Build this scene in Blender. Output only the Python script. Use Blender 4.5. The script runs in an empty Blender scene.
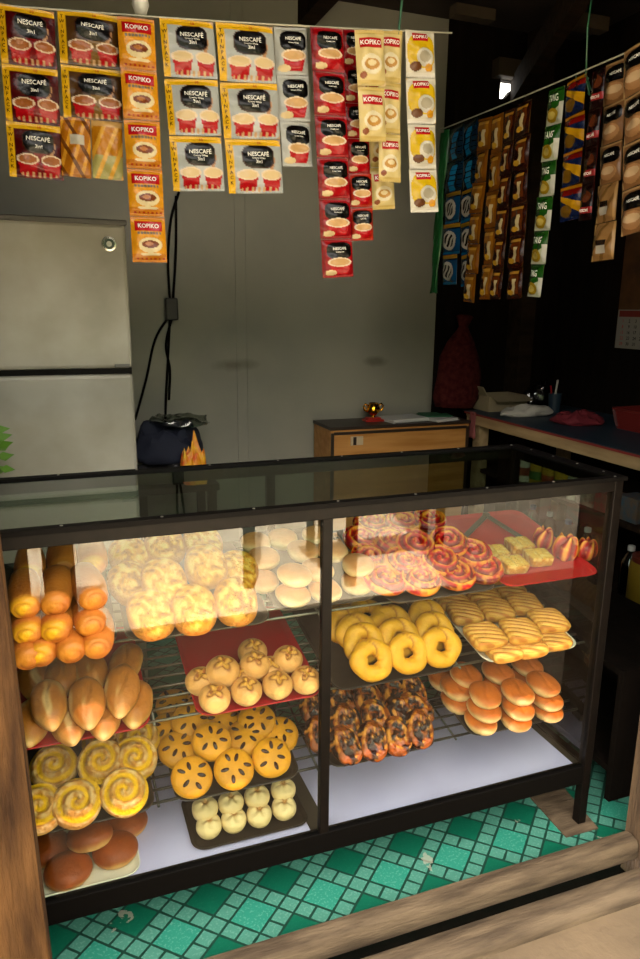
import bpy, bmesh, math, random
import numpy as np
from mathutils import Vector, Matrix
random.seed(7)
S = bpy.context.scene
COL = S.collection
PI = math.pi

# ------------------------------------------------------------------ camera
CP = np.array([-1.298, -1.3507, 1.4029]); YAW, PITCH, ROLL, FPX = .3573, .2362, .0099, 712.25
_f = np.array([math.sin(YAW)*math.cos(PITCH), math.cos(YAW)*math.cos(PITCH), -math.sin(PITCH)])
_r = np.array([math.cos(YAW), -math.sin(YAW), 0.]); _u = np.cross(_r, _f)
_r, _u = math.cos(ROLL)*_r+math.sin(ROLL)*_u, -math.sin(ROLL)*_r+math.cos(ROLL)*_u
cam = bpy.data.cameras.new('camera'); co = bpy.data.objects.new('camera', cam); COL.objects.link(co)
cam.sensor_fit = 'HORIZONTAL'; cam.sensor_width = 36; cam.lens = FPX/640*36; cam.clip_start = .02
co.matrix_world = Matrix(((_r[0], _u[0], -_f[0], CP[0]), (_r[1], _u[1], -_f[1], CP[1]), (_r[2], _u[2], -_f[2], CP[2]), (0, 0, 0, 1)))
S.camera = co

# ------------------------------------------------------------------ world, sun, exposure
S.view_settings.view_transform = 'Standard'; S.view_settings.look = 'None'
S.view_settings.gamma = 1; S.view_settings.use_curve_mapping = False
S.view_settings.exposure = -0.05
w = bpy.data.worlds.new('sky'); S.world = w; w.use_nodes = True
bg = w.node_tree.nodes['Background']; bg.inputs[0].default_value = (1.0, .94, .85, 1); bg.inputs[1].default_value = 7.6
sd = bpy.data.lights.new('sun', 'SUN'); sd.energy = 44; sd.color = (1, .93, .8); sd.angle = .01
so = bpy.data.objects.new('sun', sd); COL.objects.link(so)
so.rotation_euler = Vector((.10, -.30, -.9)).to_track_quat('-Z', 'Y').to_euler()
# daylight portal in the open shop front (only steers sampling of the sky)
pl = bpy.data.lights.new('shop_opening_portal', 'AREA'); pl.shape = 'RECTANGLE'; pl.size = 1.5; pl.size_y = 2.6
pl.cycles.is_portal = True
po = bpy.data.objects.new('shop_opening_portal', pl); COL.objects.link(po); po.location = (-.66, -.24, 1.28); po.rotation_euler = (PI/2, 0, 0)

# ------------------------------------------------------------------ helpers
def ray(px, py): return _f+_r*(px-320)/FPX-_u*(py-479.5)/FPX
def onY(px, py, Y): d = ray(px, py); return Vector(CP+d*((Y-CP[1])/d[1]))
def onX(px, py, X): d = ray(px, py); return Vector(CP+d*((X-CP[0])/d[0]))
def onZ(px, py, Z): d = ray(px, py); return Vector(CP+d*((Z-CP[2])/d[2]))
def lin(h):
    h = h.lstrip('#'); c = [int(h[i:i+2], 16)/255 for i in (0, 2, 4)]
    return np.array([x/12.92 if x <= .04045 else ((x+.055)/1.055)**2.4 for x in c])
def L4(h): return (*lin(h), 1)

def mat(name, color, rough=.6, metal=0, color2=None, scale=8, detail=4, bump=0, bscale=None, spec=.5, stretch=None, coat=0, ramp=(.35, .65), emit=0):
    m = bpy.data.materials.new(name); m.use_nodes = True; nt = m.node_tree; b = nt.nodes['Principled BSDF']
    b.inputs['Base Color'].default_value = L4(color); b.inputs['Roughness'].default_value = rough; b.inputs['Metallic'].default_value = metal
    b.inputs['Specular IOR Level'].default_value = spec; b.inputs['Coat Weight'].default_value = coat
    tc = nt.nodes.new('ShaderNodeTexCoord'); mp = nt.nodes.new('ShaderNodeMapping'); nt.links.new(tc.outputs['Object'], mp.inputs[0])
    if stretch: mp.inputs['Scale'].default_value = stretch
    if color2:
        n = nt.nodes.new('ShaderNodeTexNoise'); n.inputs['Scale'].default_value = scale; n.inputs['Detail'].default_value = detail
        nt.links.new(mp.outputs[0], n.inputs['Vector'])
        r = nt.nodes.new('ShaderNodeValToRGB'); r.color_ramp.elements[0].position = ramp[0]; r.color_ramp.elements[1].position = ramp[1]
        r.color_ramp.elements[0].color = L4(color); r.color_ramp.elements[1].color = L4(color2)
        nt.links.new(n.outputs['Fac'], r.inputs[0]); nt.links.new(r.outputs[0], b.inputs['Base Color'])
    if bump:
        n2 = nt.nodes.new('ShaderNodeTexNoise'); n2.inputs['Scale'].default_value = bscale or scale*2; n2.inputs['Detail'].default_value = 5
        nt.links.new(mp.outputs[0], n2.inputs['Vector'])
        bp = nt.nodes.new('ShaderNodeBump'); bp.inputs['Strength'].default_value = bump; bp.inputs['Distance'].default_value = .01
        nt.links.new(n2.outputs['Fac'], bp.inputs['Height']); nt.links.new(bp.outputs[0], b.inputs['Normal'])
    return m

def attr_mat(name, rough=.5, bump=0, bscale=60, spec=.4, coat=0, metal=0):
    m = mat(name, 'ffffff', rough, metal, bump=bump, bscale=bscale, spec=spec, coat=coat)
    nt = m.node_tree; a = nt.nodes.new('ShaderNodeAttribute'); a.attribute_name = 'print'
    nt.links.new(a.outputs['Color'], nt.nodes['Principled BSDF'].inputs['Base Color'])
    return m

def glass_mat(name, tint='ffffff', refl=1.7, rough=0.0):
    m = bpy.data.materials.new(name); m.use_nodes = True; nt = m.node_tree; nt.nodes.clear()
    out = nt.nodes.new('ShaderNodeOutputMaterial'); mx = nt.nodes.new('ShaderNodeMixShader')
    tr = nt.nodes.new('ShaderNodeBsdfTransparent'); tr.inputs[0].default_value = L4(tint)
    gl = nt.nodes.new('ShaderNodeBsdfGlossy'); gl.inputs['Roughness'].default_value = rough
    fr = nt.nodes.new('ShaderNodeFresnel'); fr.inputs['IOR'].default_value = 1.5
    ge = nt.nodes.new('ShaderNodeNewGeometry')
    inv = nt.nodes.new('ShaderNodeMath'); inv.operation = 'SUBTRACT'; inv.inputs[0].default_value = 1; nt.links.new(ge.outputs['Backfacing'], inv.inputs[1])
    mu = nt.nodes.new('ShaderNodeMath'); mu.operation = 'MULTIPLY'; mu.inputs[1].default_value = refl; nt.links.new(fr.outputs[0], mu.inputs[0])
    m2 = nt.nodes.new('ShaderNodeMath'); m2.operation = 'MULTIPLY'; m2.use_clamp = True
    nt.links.new(mu.outputs[0], m2.inputs[0]); nt.links.new(inv.outputs[0], m2.inputs[1])
    nt.links.new(m2.outputs[0], mx.inputs[0]); nt.links.new(tr.outputs[0], mx.inputs[1]); nt.links.new(gl.outputs[0], mx.inputs[2])
    nt.links.new(mx.outputs[0], out.inputs[0])
    return m

def tag(o, label=None, cat=None, group=None, kind=None):
    if label: o['label'] = label
    if cat: o['category'] = cat
    if group: o['group'] = group
    if kind: o['kind'] = kind
    return o
def empty(name, loc=(0, 0, 0), rot=(0, 0, 0)):
    o = bpy.data.objects.new(name, None); COL.objects.link(o); o.location = loc; o.rotation_euler = rot; o.empty_display_size = .02
    return o
def link(name, me, m=None, parent=None, loc=(0, 0, 0), rot=(0, 0, 0)):
    o = bpy.data.objects.new(name, me); COL.objects.link(o); o.location = loc; o.rotation_euler = rot
    if m is not None and not me.materials: me.materials.append(m)
    if parent: o.parent = parent
    return o

class MB:
    """collects geometry for one mesh"""
    def __init__(s): s.v = []; s.f = []; s.c = []; s.m = []; s.cur = (1, 1, 1); s.mi = 0
    def add(s, vs, fs, col=None):
        o = len(s.v); s.v += [tuple(map(float, x)) for x in vs]; s.f += [tuple(i+o for i in f) for f in fs]; s.m += [s.mi]*len(fs)
        if col is None: s.c += [s.cur]*len(vs)
        else: s.c += [tuple(map(float, x)) for x in col]
        return s
    def box(s, x0, x1, y0, y1, z0, z1, M=None):
        vs = [Vector((x, y, z)) for x in (x0, x1) for y in (y0, y1) for z in (z0, z1)]
        if M is not None: vs = [M @ v for v in vs]
        return s.add(vs, [(0, 1, 3, 2), (4, 6, 7, 5), (0, 4, 5, 1), (2, 3, 7, 6), (0, 2, 6, 4), (1, 5, 7, 3)])
    def bar(s, a, b, wx, wz, up=(0, 0, 1)):
        a = Vector(a); b = Vector(b); d = (b-a).normalized(); u = Vector(up); x = d.cross(u).normalized(); u = x.cross(d)
        vs = [p+x*sx*wx/2+u*su*wz/2 for p in (a, b) for sx in (-1, 1) for su in (-1, 1)]
        return s.add(vs, [(0, 1, 3, 2), (4, 6, 7, 5), (0, 4, 5, 1), (2, 3, 7, 6), (0, 2, 6, 4), (1, 5, 7, 3)])
    def tube(s, pts, r, n=8):
        pts = [Vector(p) for p in pts]; rr = r if isinstance(r, (list, tuple)) else [r]*len(pts)
        up = Vector((0, 0, 1)); vs = []; fs = []
        for i, p in enumerate(pts):
            d = (pts[min(i+1, len(pts)-1)]-pts[max(i-1, 0)]).normalized()
            if abs(d.dot(up)) > .95: up = Vector((1, 0, 0)) if abs(d.x) < .9 else Vector((0, 1, 0))
            x = d.cross(up).normalized(); y = x.cross(d).normalized(); up = y
            for k in range(n): a = 2*PI*k/n; vs.append(p+(x*math.cos(a)+y*math.sin(a))*rr[i])
        for i in range(len(pts)-1):
            for k in range(n): k2 = (k+1) % n; fs.append((i*n+k, (i+1)*n+k, (i+1)*n+k2, i*n+k2))
        fs.append(tuple(range(n))); fs.append(tuple(range((len(pts)-1)*n, len(pts)*n))[::-1])
        return s.add(vs, fs)
    def lathe(s, prof, n=24, c=(0, 0, 0), cols=None):
        vs = []; fs = []; cc = []
        for i, (r, z) in enumerate(prof):
            for k in range(n):
                a = 2*PI*k/n; vs.append((c[0]+r*math.cos(a), c[1]+r*math.sin(a), c[2]+z)); cc.append(cols[i] if cols else s.cur)
        for i in range(len(prof)-1):
            for k in range(n): k2 = (k+1) % n; fs.append((i*n+k, i*n+k2, (i+1)*n+k2, (i+1)*n+k))
        fs.append(tuple(range(n))[::-1]); fs.append(tuple(range((len(prof)-1)*n, len(prof)*n)))
        return s.add(vs, fs, cc)
    def mesh(s, name, smooth=None, colors=False, mats=()):
        me = bpy.data.meshes.new(name); me.from_pydata(s.v, [], s.f)
        for m in mats: me.materials.append(m)
        if len(mats) > 1: me.polygons.foreach_set('material_index', s.m)
        if colors:
            at = me.color_attributes.new('print', 'FLOAT_COLOR', 'POINT')
            at.data.foreach_set('color', np.hstack([np.array(s.c, dtype=np.float32).reshape(-1, 3), np.ones((len(s.v), 1), np.float32)]).ravel())
        bm = bmesh.new(); bm.from_mesh(me); bmesh.ops.recalc_face_normals(bm, faces=bm.faces[:]); bm.to_mesh(me); bm.free()
        if smooth is True: me.polygons.foreach_set('use_smooth', [True]*len(me.polygons))
        elif smooth:
            me.polygons.foreach_set('use_smooth', [True]*len(me.polygons)); me.set_sharp_from_angle(angle=math.radians(smooth))
        me.update(); return me
    def build(s, name, m=None, parent=None, loc=(0, 0, 0), rot=(0, 0, 0), smooth=None, colors=False, bevel=0):
        o = link(name, s.mesh(name, smooth, colors, [m] if m and not isinstance(m, (list, tuple)) else (m or ())), None, parent, loc, rot)
        if bevel:
            b = o.modifiers.new('bevel', 'BEVEL'); b.width = bevel; b.segments = 2; b.limit_method = 'ANGLE'
        return o

# ------------------------------------------------------------------ materials
M = {}
M['frame'] = mat('dark bronze metal', '120d0a', .4, .0, '0c0907', 30, spec=.12, bump=.05, bscale=80)
M['black'] = mat('black metal', '0a0807', .5, 0, spec=.06)
M['wire'] = mat('wire steel', '6f6a60', .35, .8)
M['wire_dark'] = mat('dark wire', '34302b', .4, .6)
M['stud'] = mat('bright screw', 'c9c4b8', .3, .9)
M['glass'] = glass_mat('clear glass', 'f3f8f4', 1.6)
M['glass_top'] = glass_mat('top glass', 'cfdcd2', 1.5)
M['paper'] = mat('lavender white paper', 'd2c8ee', .7, 0, 'c8bee6', 6, bump=.02)
M['board'] = mat('case bottom board', '3a3026', .6)
M['plank'] = mat('weathered plank', '2c1b0d', .9, 0, '5c3f22', 5, 8, bump=.8, bscale=22, spec=.15, stretch=(5, 5, .8))
M['sill'] = mat('worn sill wood', '463726', .85, 0, '6d5b45', 6, 6, bump=.4, bscale=30, stretch=(1, 6, 6))
M['post'] = mat('worn post wood', '3d2c1d', .85, 0, '664f36', 5, 7, bump=.6, bscale=25, stretch=(6, 6, 1))
M['concrete'] = mat('dusty concrete', '655440', .9, 0, '7d6950', 3, 10, bump=.5, bscale=40)
M['dirt'] = mat('bright dusty yard', 'b6a58a', .95, 0, 'd3c6ae', 2, 10, bump=.3)
M['walls'] = mat('grey plywood', '7d7b71', .55, 0, '8a877a', 2.2, 8, bump=.06, bscale=12)
def stains(m, spots, colr):
    nt = m.node_tree; b = nt.nodes['Principled BSDF']; src = b.inputs['Base Color'].links[0].from_socket
    tc = nt.nodes.new('ShaderNodeTexCoord'); nzn = nt.nodes.new('ShaderNodeTexNoise'); nzn.inputs['Scale'].default_value = 14; nt.links.new(tc.outputs['Object'], nzn.inputs['Vector'])
    for (x, z, rx, rz) in spots:
        mp = nt.nodes.new('ShaderNodeMapping'); mp.vector_type = 'POINT'; mp.inputs['Location'].default_value = (-x/rx, 0, -z/rz); mp.inputs['Scale'].default_value = (1/rx, 0, 1/rz)
        nt.links.new(tc.outputs['Object'], mp.inputs[0]); ln = nt.nodes.new('ShaderNodeVectorMath'); ln.operation = 'LENGTH'; nt.links.new(mp.outputs[0], ln.inputs[0])
        ad = nt.nodes.new('ShaderNodeMath'); ad.operation = 'ADD'; nt.links.new(ln.outputs['Value'], ad.inputs[0]); nt.links.new(nzn.outputs['Fac'], ad.inputs[1])
        mr = nt.nodes.new('ShaderNodeMapRange'); mr.inputs['From Min'].default_value = 1.5; mr.inputs['From Max'].default_value = .7; mr.inputs['To Max'].default_value = .6; nt.links.new(ad.outputs[0], mr.inputs['Value'])
        mx = nt.nodes.new('ShaderNodeMix'); mx.data_type = 'RGBA'; nt.links.new(mr.outputs[0], mx.inputs[0]); nt.links.new(src, mx.inputs[6]); mx.inputs[7].default_value = L4(colr); src = mx.outputs[2]
    nt.links.new(src, b.inputs['Base Color'])
q1, q2 = onY(236, 365, 2.1), onY(376, 361, 2.1)
stains(M['walls'], ((q1.x, q1.z, .13, .035), (q2.x, q2.z, .08, .03)), '4a3d28')
M['darkwood'] = mat('dark wall wood', '0f0b07', .95, 0, '17100b', 3, 6, bump=.3, stretch=(6, 6, 1), spec=.08)
M['beam'] = mat('roof timber', '1f160e', .9, 0, '2c2015', 4, 6, bump=.3, stretch=(1, 6, 6), spec=.1)
M['litbeam'] = mat('daylight-tinted roof timber', '45392a', .9, 0, '352b1e', 4, 6, bump=.3)  # lighter copy of the roof timber, daylight from the gap put into its colour
M['ceil'] = mat('dark ceiling', '1d1510', .9, 0, '2a1e16', 3, 6)
M['fridge'] = mat('silver fridge door', '787466', .5, .1, '98958a', 3, 9, ramp=(.32, .6))
M['fridge_body'] = mat('grey fridge body', '4a4843', .5)
M['deskwood'] = mat('amber desk wood', 'a8702f', .5, 0, 'c08a4a', 3, 8, bump=.1, stretch=(1, 8, 10))
M['desktop'] = mat('dark desk top', '2e2219', .4)
M['counterwood'] = mat('pale counter wood', '8a734f', .7, 0, 'a58d65', 4, 7, bump=.2, stretch=(6, 1, 6))
M['cloth_blue'] = mat('dark teal table cover', '1c2f3c', .5)
M['red_trim'] = mat('dark red trim', '7a2320', .7)
M['gold'] = mat('polished gold', 'e0a32a', .18, 1)
M['redplastic'] = mat('red plastic', 'b5171d', .35, 0, 'a8141a', 4)
M['blacktray'] = mat('dark baking tray', '3b3029', .38, .35, '2c231e', 12)
M['greytray'] = mat('grey brown tray', '5a4f46', .35, .3, '4a4039', 12)
M['whitetray'] = mat('white enamel tray', 'e9e1cf', .35)
M['bread'] = attr_mat('bread crust', .48, .25, 90, .35)
M['crumb'] = attr_mat('crumbly bread', .7, .8, 120, .25)
M['glaze'] = attr_mat('sticky glazed bread', .25, .6, 70, .5)
M['print'] = attr_mat('printed foil', .27, .35, 32, .22)
M['string'] = mat('nylon string', '8d8a78', .6)
M['green'] = mat('green plastic cord', '123f24', .4)

# ------------------------------------------------------------------ structure
def struct(name, mb, m, label=None, **k):
    o = mb.build(name, m, **k); o['kind'] = 'structure'
    if label: o['label'] = label
    return o

# vinyl floor: 3-cell lattice turned 45 degrees, big square + small squares
def floor_mat():
    m = bpy.data.materials.new('teal patterned vinyl'); m.use_nodes = True; nt = m.node_tree; b = nt.nodes['Principled BSDF']; N = nt.nodes.new; K = nt.links.new
    def math_(op, a, b_=None):
        n = N('ShaderNodeMath'); n.operation = op
        for i, x in enumerate((a, b_)):
            if x is None: continue
            if isinstance(x, (int, float)): n.inputs[i].default_value = x
            else: K(x, n.inputs[i])
        return n.outputs[0]
    tc = N('ShaderNodeTexCoord'); sp = N('ShaderNodeSeparateXYZ'); K(tc.outputs['Object'], sp.inputs[0])
    x = math_('SUBTRACT', sp.outputs[0], -.675); y = math_('SUBTRACT', sp.outputs[1], .1)
    u = math_('ADD', math_('DIVIDE', x, .18), math_('DIVIDE', y, .168)); v = math_('SUBTRACT', math_('DIVIDE', x, .18), math_('DIVIDE', y, .168))
    u = math_('ADD', u, 1/3); v = math_('ADD', v, 1/3)     # big square centred on the origin
    fu = math_('FRACT', u); fv = math_('FRACT', v); iu = math_('FLOOR', u); iv = math_('FLOOR', v)
    big = math_('MULTIPLY', math_('LESS_THAN', fu, 2/3), math_('LESS_THAN', fv, 2/3))
    def cellline(f):           # distance to the small grid of thirds
        t = math_('FRACT', math_('MULTIPLY', f, 3)); return math_('MINIMUM', t, math_('SUBTRACT', 1, t))
    def bigline(f):
        a = math_('ABSOLUTE', math_('SUBTRACT', f, 2/3)); bb = math_('MINIMUM', f, math_('SUBTRACT', 1, f)); return math_('MULTIPLY', math_('MINIMUM', a, bb), 3)
    nz = N('ShaderNodeTexNoise'); nz.inputs['Scale'].default_value = 45; K(tc.outputs['Object'], nz.inputs['Vector'])
    wob = math_('MULTIPLY', math_('SUBTRACT', nz.outputs['Fac'], .5), .07)
    d_small = math_('MINIMUM', cellline(fu), cellline(fv)); d_big = math_('MINIMUM', bigline(fu), bigline(fv))
    def sel(f, a, c): return math_('ADD', math_('MULTIPLY', f, a), math_('MULTIPLY', math_('SUBTRACT', 1, f), c))
    d = math_('ADD', sel(big, d_big, d_small), wob)
    line = math_('LESS_THAN', d, .075)
    par = math_('ABSOLUTE', math_('MODULO', math_('ADD', iu, iv), 2))
    def mix(f, a, c):
        n = N('ShaderNodeMix'); n.data_type = 'RGBA'
        for s_, x in ((n.inputs[0], f), (n.inputs[6], a), (n.inputs[7], c)):
            if isinstance(x, str): s_.default_value = L4(x)
            elif isinstance(x, (int, float)): s_.default_value = x
            else: K(x, s_)
        return n.outputs[2]
    sp2 = N('ShaderNodeTexNoise'); sp2.inputs['Scale'].default_value = 170; sp2.inputs['Detail'].default_value = 3; K(tc.outputs['Object'], sp2.inputs['Vector'])
    speck = math_('MULTIPLY', math_('GREATER_THAN', sp2.outputs['Fac'], .58), .35)
    bigc = mix(par, '0c6149', '2f8a74')
    body = mix(big, mix(speck, '4b8a78', '7fae9c'), mix(math_('MULTIPLY', speck, math_('ADD', math_('MULTIPLY', par, .8), .1)), bigc, '7fb5a2'))
    wear = N('ShaderNodeTexNoise'); wear.inputs['Scale'].default_value = 5; wear.inputs['Detail'].default_value = 8; K(tc.outputs['Object'], wear.inputs['Vector'])
    c = mix(math_('MULTIPLY', math_('GREATER_THAN', wear.outputs['Fac'], .66), .5), mix(line, body, '1c4034'), 'b9b29e')
    K(c, b.inputs['Base Color']); b.inputs['Roughness'].default_value = .35
    return m
struct('floor', MB().box(-2.2, 1.42, -.066, 2.12, -.04, 0), floor_mat(), 'teal vinyl floor printed with diagonal squares')
struct('ground', MB().box(-7, 7, -1.75, -.205, -.14, -.035), M['concrete'], 'dusty concrete apron in front of the shop')
struct('trim_16', MB().box(-1.7, .9, -.203, -.04, -.14, -.09), M['darkwood'], 'slot bottom between the sill rail and the step edge, coloured for shade')  # near-black bottom puts the shade of the gap into its colour
struct('ground.001', MB().box(-14, 14, -16, -1.75, -.14, -.045), M['dirt'], 'sunlit dusty yard in front of the shop')
# back wall: grey plywood, then dark boards with a gap of daylight near the roof
struct('wall_back', MB().box(-2.2, .66, 2.1, 2.14, 0, 2.9), M['walls'], 'grey plywood back wall')
hx0, hx1, hz0, hz1 = .955, 1.075, 2.46, 2.545
struct('wall_back_boards', MB().box(.66, hx0, 2.1, 2.14, 0, 2.9).box(hx1, 1.42, 2.1, 2.14, 0, 2.9).box(hx0, hx1, 2.1, 2.14, 0, hz0).box(hx0, hx1, 2.1, 2.14, hz1, 2.9)
       .add([(hx0+.03, 2.1, hz0), (hx1-.03, 2.1, hz0), (hx1-.05, 2.1, hz0+.045), (hx0+.03, 2.14, hz0), (hx1-.03, 2.14, hz0), (hx1-.05, 2.14, hz0+.045)],
            [(0, 1, 2), (3, 5, 4), (0, 3, 4, 1), (1, 4, 5, 2), (2, 5, 3, 0)]), M['darkwood'], 'dark board wall with a small gap of daylight under the roof')
struct('wall_left', MB().box(-2.24, -2.2, -.15, 2.14, 0, 2.9), M['walls'])
struct('wall_right', MB().box(1.42, 1.46, -.15, 2.14, 0, 2.9), M['darkwood'], 'dark wooden side wall behind the counter')
struct('wall_front', MB().box(-2.24, -1.62, -.16, -.1, -.04, 2.9), M['darkwood'])
struct('wall_front_side', MB().box(.26, 1.46, -.16, -.1, -.04, 2.9), M['darkwood'])
struct('ceiling', MB().box(-2.4, 1.6, -.75, 2.3, 2.78, 2.84), M['ceil'], 'dark underside of the roof')
# seam battens of the plywood
struct('trim_1', MB().box(-.452, -.438, 2.094, 2.1, 0, 2.78).box(-.40, -.392, 2.096, 2.1, 0, 2.78), M['walls'], 'thin vertical seam strips on the grey back wall')
struct('trim_2', MB().box(.64, .74, 2.0, 2.1, 0, 2.78), M['darkwood'], 'dark wooden post at the end of the grey wall')
struct('trim_3', MB().box(1.10, 1.19, 1.98, 2.1, 0, 2.78), M['beam'], 'dark wooden post in the back corner')
# door jambs of the open front
struct('trim_4', MB().add([(x, y, z) for z, x1 in ((-.12, -1.378), (2.78, -1.436)) for x, y in ((-1.70, -.17), (x1, -.17), (x1, -.10), (-1.70, -.10))], [(0, 1, 5, 4), (1, 2, 6, 5), (2, 3, 7, 6), (3, 0, 4, 7), (0, 3, 2, 1), (4, 5, 6, 7)]), M['plank'], 'weathered brown plank at the edge of the shop front')
struct('trim_5', MB().box(.072, .26, -.2, -.085, -.12, 2.78), M['post'], 'worn wooden post right of the display case')
# sill beams
def roundbar(x0, x1, y, z, ry, rz, yaw=0):
    m = MB(); n = 10; vs = []; fs = []
    for x in (x0, x1):
        for k in range(n):
            a = 2*PI*k/n+.3; vs.append((x, y+ry*math.copysign(abs(math.cos(a))**.6, math.cos(a))+(x-x0)*yaw, z+rz*math.copysign(abs(math.sin(a))**.6, math.sin(a))))
    for k in range(n): fs.append((k, (k+1) % n, n+(k+1) % n, n+k))
    fs += [tuple(range(n)), tuple(range(n, 2*n))]
    return m.add(vs, fs)
struct('trim_6', roundbar(-1.39, .068, -.112, .004, .027, .034), M['sill'], 'rounded wooden sill rail in front of the case', smooth=50)
struct('trim_7', roundbar(-1.6, .9, -.204, -.034, .041, .031), M['sill'], 'low worn step edge in front of the sill rail', smooth=50)
# roof timbers
for i, (x, z) in enumerate(((-1.7, 2.72), (-.9, 2.72), (-.1, 2.72))):
    struct('trim_%d' % (8+i), MB().box(x-.04, x+.04, -.1, 2.1, z-.06, z+.06), M['beam'], ('first', 'second', 'third')[i]+' dark rafter from the wall under the roof')
struct('trim_11', MB().box(-2.2, 1.42, .88, .98, 2.56, 2.66), M['beam'], 'dark cross beam under the rafters')
struct('trim_12', MB().bar((.25, .2, 2.62), (1.05, 2.1, 2.50), .06, .12), M['beam'], 'slanting dark beam above the hanging packets')
struct('trim_13', MB().box(.86, 1.1, 1.5, 1.56, 2.60, 2.655), M['litbeam'], 'daylight-tinted timber end under the roof')
struct('trim_14', MB().box(.46, .66, 1.72, 1.78, 2.655, 2.70), M['litbeam'], 'short daylight-tinted timber under the roof, over the back wall end')
struct('trim_15', MB().box(.90, 1.10, 2.04, 2.1, 2.548, 2.63), M['litbeam'], 'daylight-tinted block above the daylight gap')
# unseen lean-to added to shade part of the yard, then the shop eave
struct('roof.001', MB().add([(x, y, z) for z in (2.62, 2.68) for x, y in ((.30, -.8), (.98, -3.6), (4, -3.6), (4, -.8))], [(0, 1, 2, 3), (7, 6, 5, 4), (0, 4, 5, 1), (1, 5, 6, 2), (2, 6, 7, 3), (3, 7, 4, 0)]), M['ceil'], 'added lean-to roof, out of view, shading part of the yard')
struct('roof', MB().box(-2.6, 1.8, -.80, -.4, 2.70, 2.76), M['ceil'], 'eave over the shop front')

# ------------------------------------------------------------------ display case
TILT = math.atan(.19)
LV = [.738, .541, .341]          # rack heights at the front (y = .03)
CX0, CX1, CD, CH = -1.54, .014, .447, 1.0
case = tag(empty('display_case', (CX0, 0, 0)), 'long glass bakery display case with dark metal frame and wire racks', 'display case')
def cpart(name, mb, m, par=None, **k):
    off = Vector((-CX0, 0, 0))
    if par is None: mb.v = [(v[0]-CX0, v[1], v[2]) for v in mb.v]
    else: mb.v = [(v[0]-CX0, v[1], v[2]) for v in mb.v]
    return mb.build(name, m, par or case, **k)
for x in (CX0, CX1-.026):
    for y in (0, CD-.026):
        cpart('corner_post', MB().box(x, x+.026, y, y+.026, 0, CH-.006), M['frame'], bevel=.002)
for y in (.001, CD-.02):
    cpart('mullion', MB().box(-.785, -.762, y, y+.02, .18, CH-.02), M['frame'], bevel=.002)
cpart('top_rail', MB().box(CX0+.026, CX1-.026, -.001, .02, .967, .994), M['frame'], bevel=.002)
cpart('top_rail', MB().box(CX0+.026, CX1-.026, CD-.02, CD, .967, .994), M['frame'], bevel=.002)
cpart('side_rail', MB().box(CX1-.022, CX1, .026, CD-.026, .967, .994), M['frame'], bevel=.002)
cpart('side_rail', MB().box(CX0, CX0+.022, .026, CD-.026, .967, .994), M['frame'], bevel=.002)
lip = MB().box(CX0-.004, CX1+.006, -.006, .016, .994, 1.004).box(CX0-.004, CX1+.006, CD-.016, CD+.006, .994, 1.004)
lip.box(CX1-.03, CX1+.006, .016, CD-.016, .994, 1.004).box(CX0-.004, CX0+.018, .016, CD-.016, .994, 1.004)
lp = cpart('top_trim', lip, M['black'])
SCREW = MB().lathe([(.003, 0), (.003, .001), (.0005, .0018)], 8).mesh('screw', mats=[M['stud']])
for x, y in [(CX0+.05+i*.185, yy) for i in range(9) for yy in (CD-.006, .006)]+[(CX1-.012, .06+j*.1) for j in range(4)]:
    link('screw', SCREW, parent=lp, loc=(x-CX0, y, 1.004))
cpart('bottom_rail', MB().box(CX0+.026, CX1-.026, 0, .022, .135, .19), M['black'], bevel=.002)
cpart('bottom_rail', MB().box(CX0+.026, CX1-.026, CD-.022, CD, .135, .19), M['black'], bevel=.002)
cpart('bottom_side_rail', MB().box(CX1-.022, CX1, .026, CD-.026, .135, .19), M['black'])
cpart('bottom_side_rail', MB().box(CX0, CX0+.022, .026, CD-.026, .135, .19), M['black'])
cpart('bottom_board', MB().box(CX0+.02, CX1-.02, .02, CD-.02, .172, .184), M['board'])
cpart('top_glass', MB().box(CX0+.018, CX1-.03, .016, CD-.016, .995, .999), M['glass_top'])
cpart('front_glass', MB().box(CX0+.026, -.785, .008, .012, .19, .967), M['glass'])
cpart('front_glass', MB().box(-.762, CX1-.026, .008, .012, .19, .967), M['glass'])
cpart('side_glass', MB().box(CX1-.014, CX1-.010, .026, CD-.026, .19, .967), M['glass'])
cpart('side_glass', MB().box(CX0+.010, CX0+.014, .026, CD-.026, .19, .967), M['glass'])
for k, z in enumerate(LV):
    def tl(y, dz=0): return z+(y-.03)*.19+dz-.004
    rk = MB()
    for i in range(11):
        y = .045+i*.035
        rk.tube([(CX0+.03, y, tl(y)), (CX1-.03, y, tl(y))], .0032, 8)
    for x in (-1.15, -.775, -.4): rk.tube([(x, .04, tl(.04, -.006)), (x, .40, tl(.40, -.006))], .003, 6)
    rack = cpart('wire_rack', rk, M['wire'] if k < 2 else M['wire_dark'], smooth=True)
    for x in (CX0+.022, CX1-.032):
        b = MB(); b.bar((x+.004, .026, tl(.026, -.014)), (x+.004, .42, tl(.42, -.014)), .012, .02)
        r = cpart('rack_rail', b, M['black'])
        for j in range(6):
            y = .06+j*.065; link('rail_stud', SCREW, parent=r, loc=(x-CX0-.002, y, tl(y, -.014)), rot=(0, -PI/2, 0))
for x0, x1, l in ((-1.50, -.80, 'lavender white lining paper under the left bays of the case'), (-.755, -.03, 'lavender white lining paper right of the middle mullion')):
    tag(MB().box(x0, x1, .026, .41, .1845, .1855).build('paper_sheet', M['paper']), l, 'paper', 'lining paper in the display case')

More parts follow.
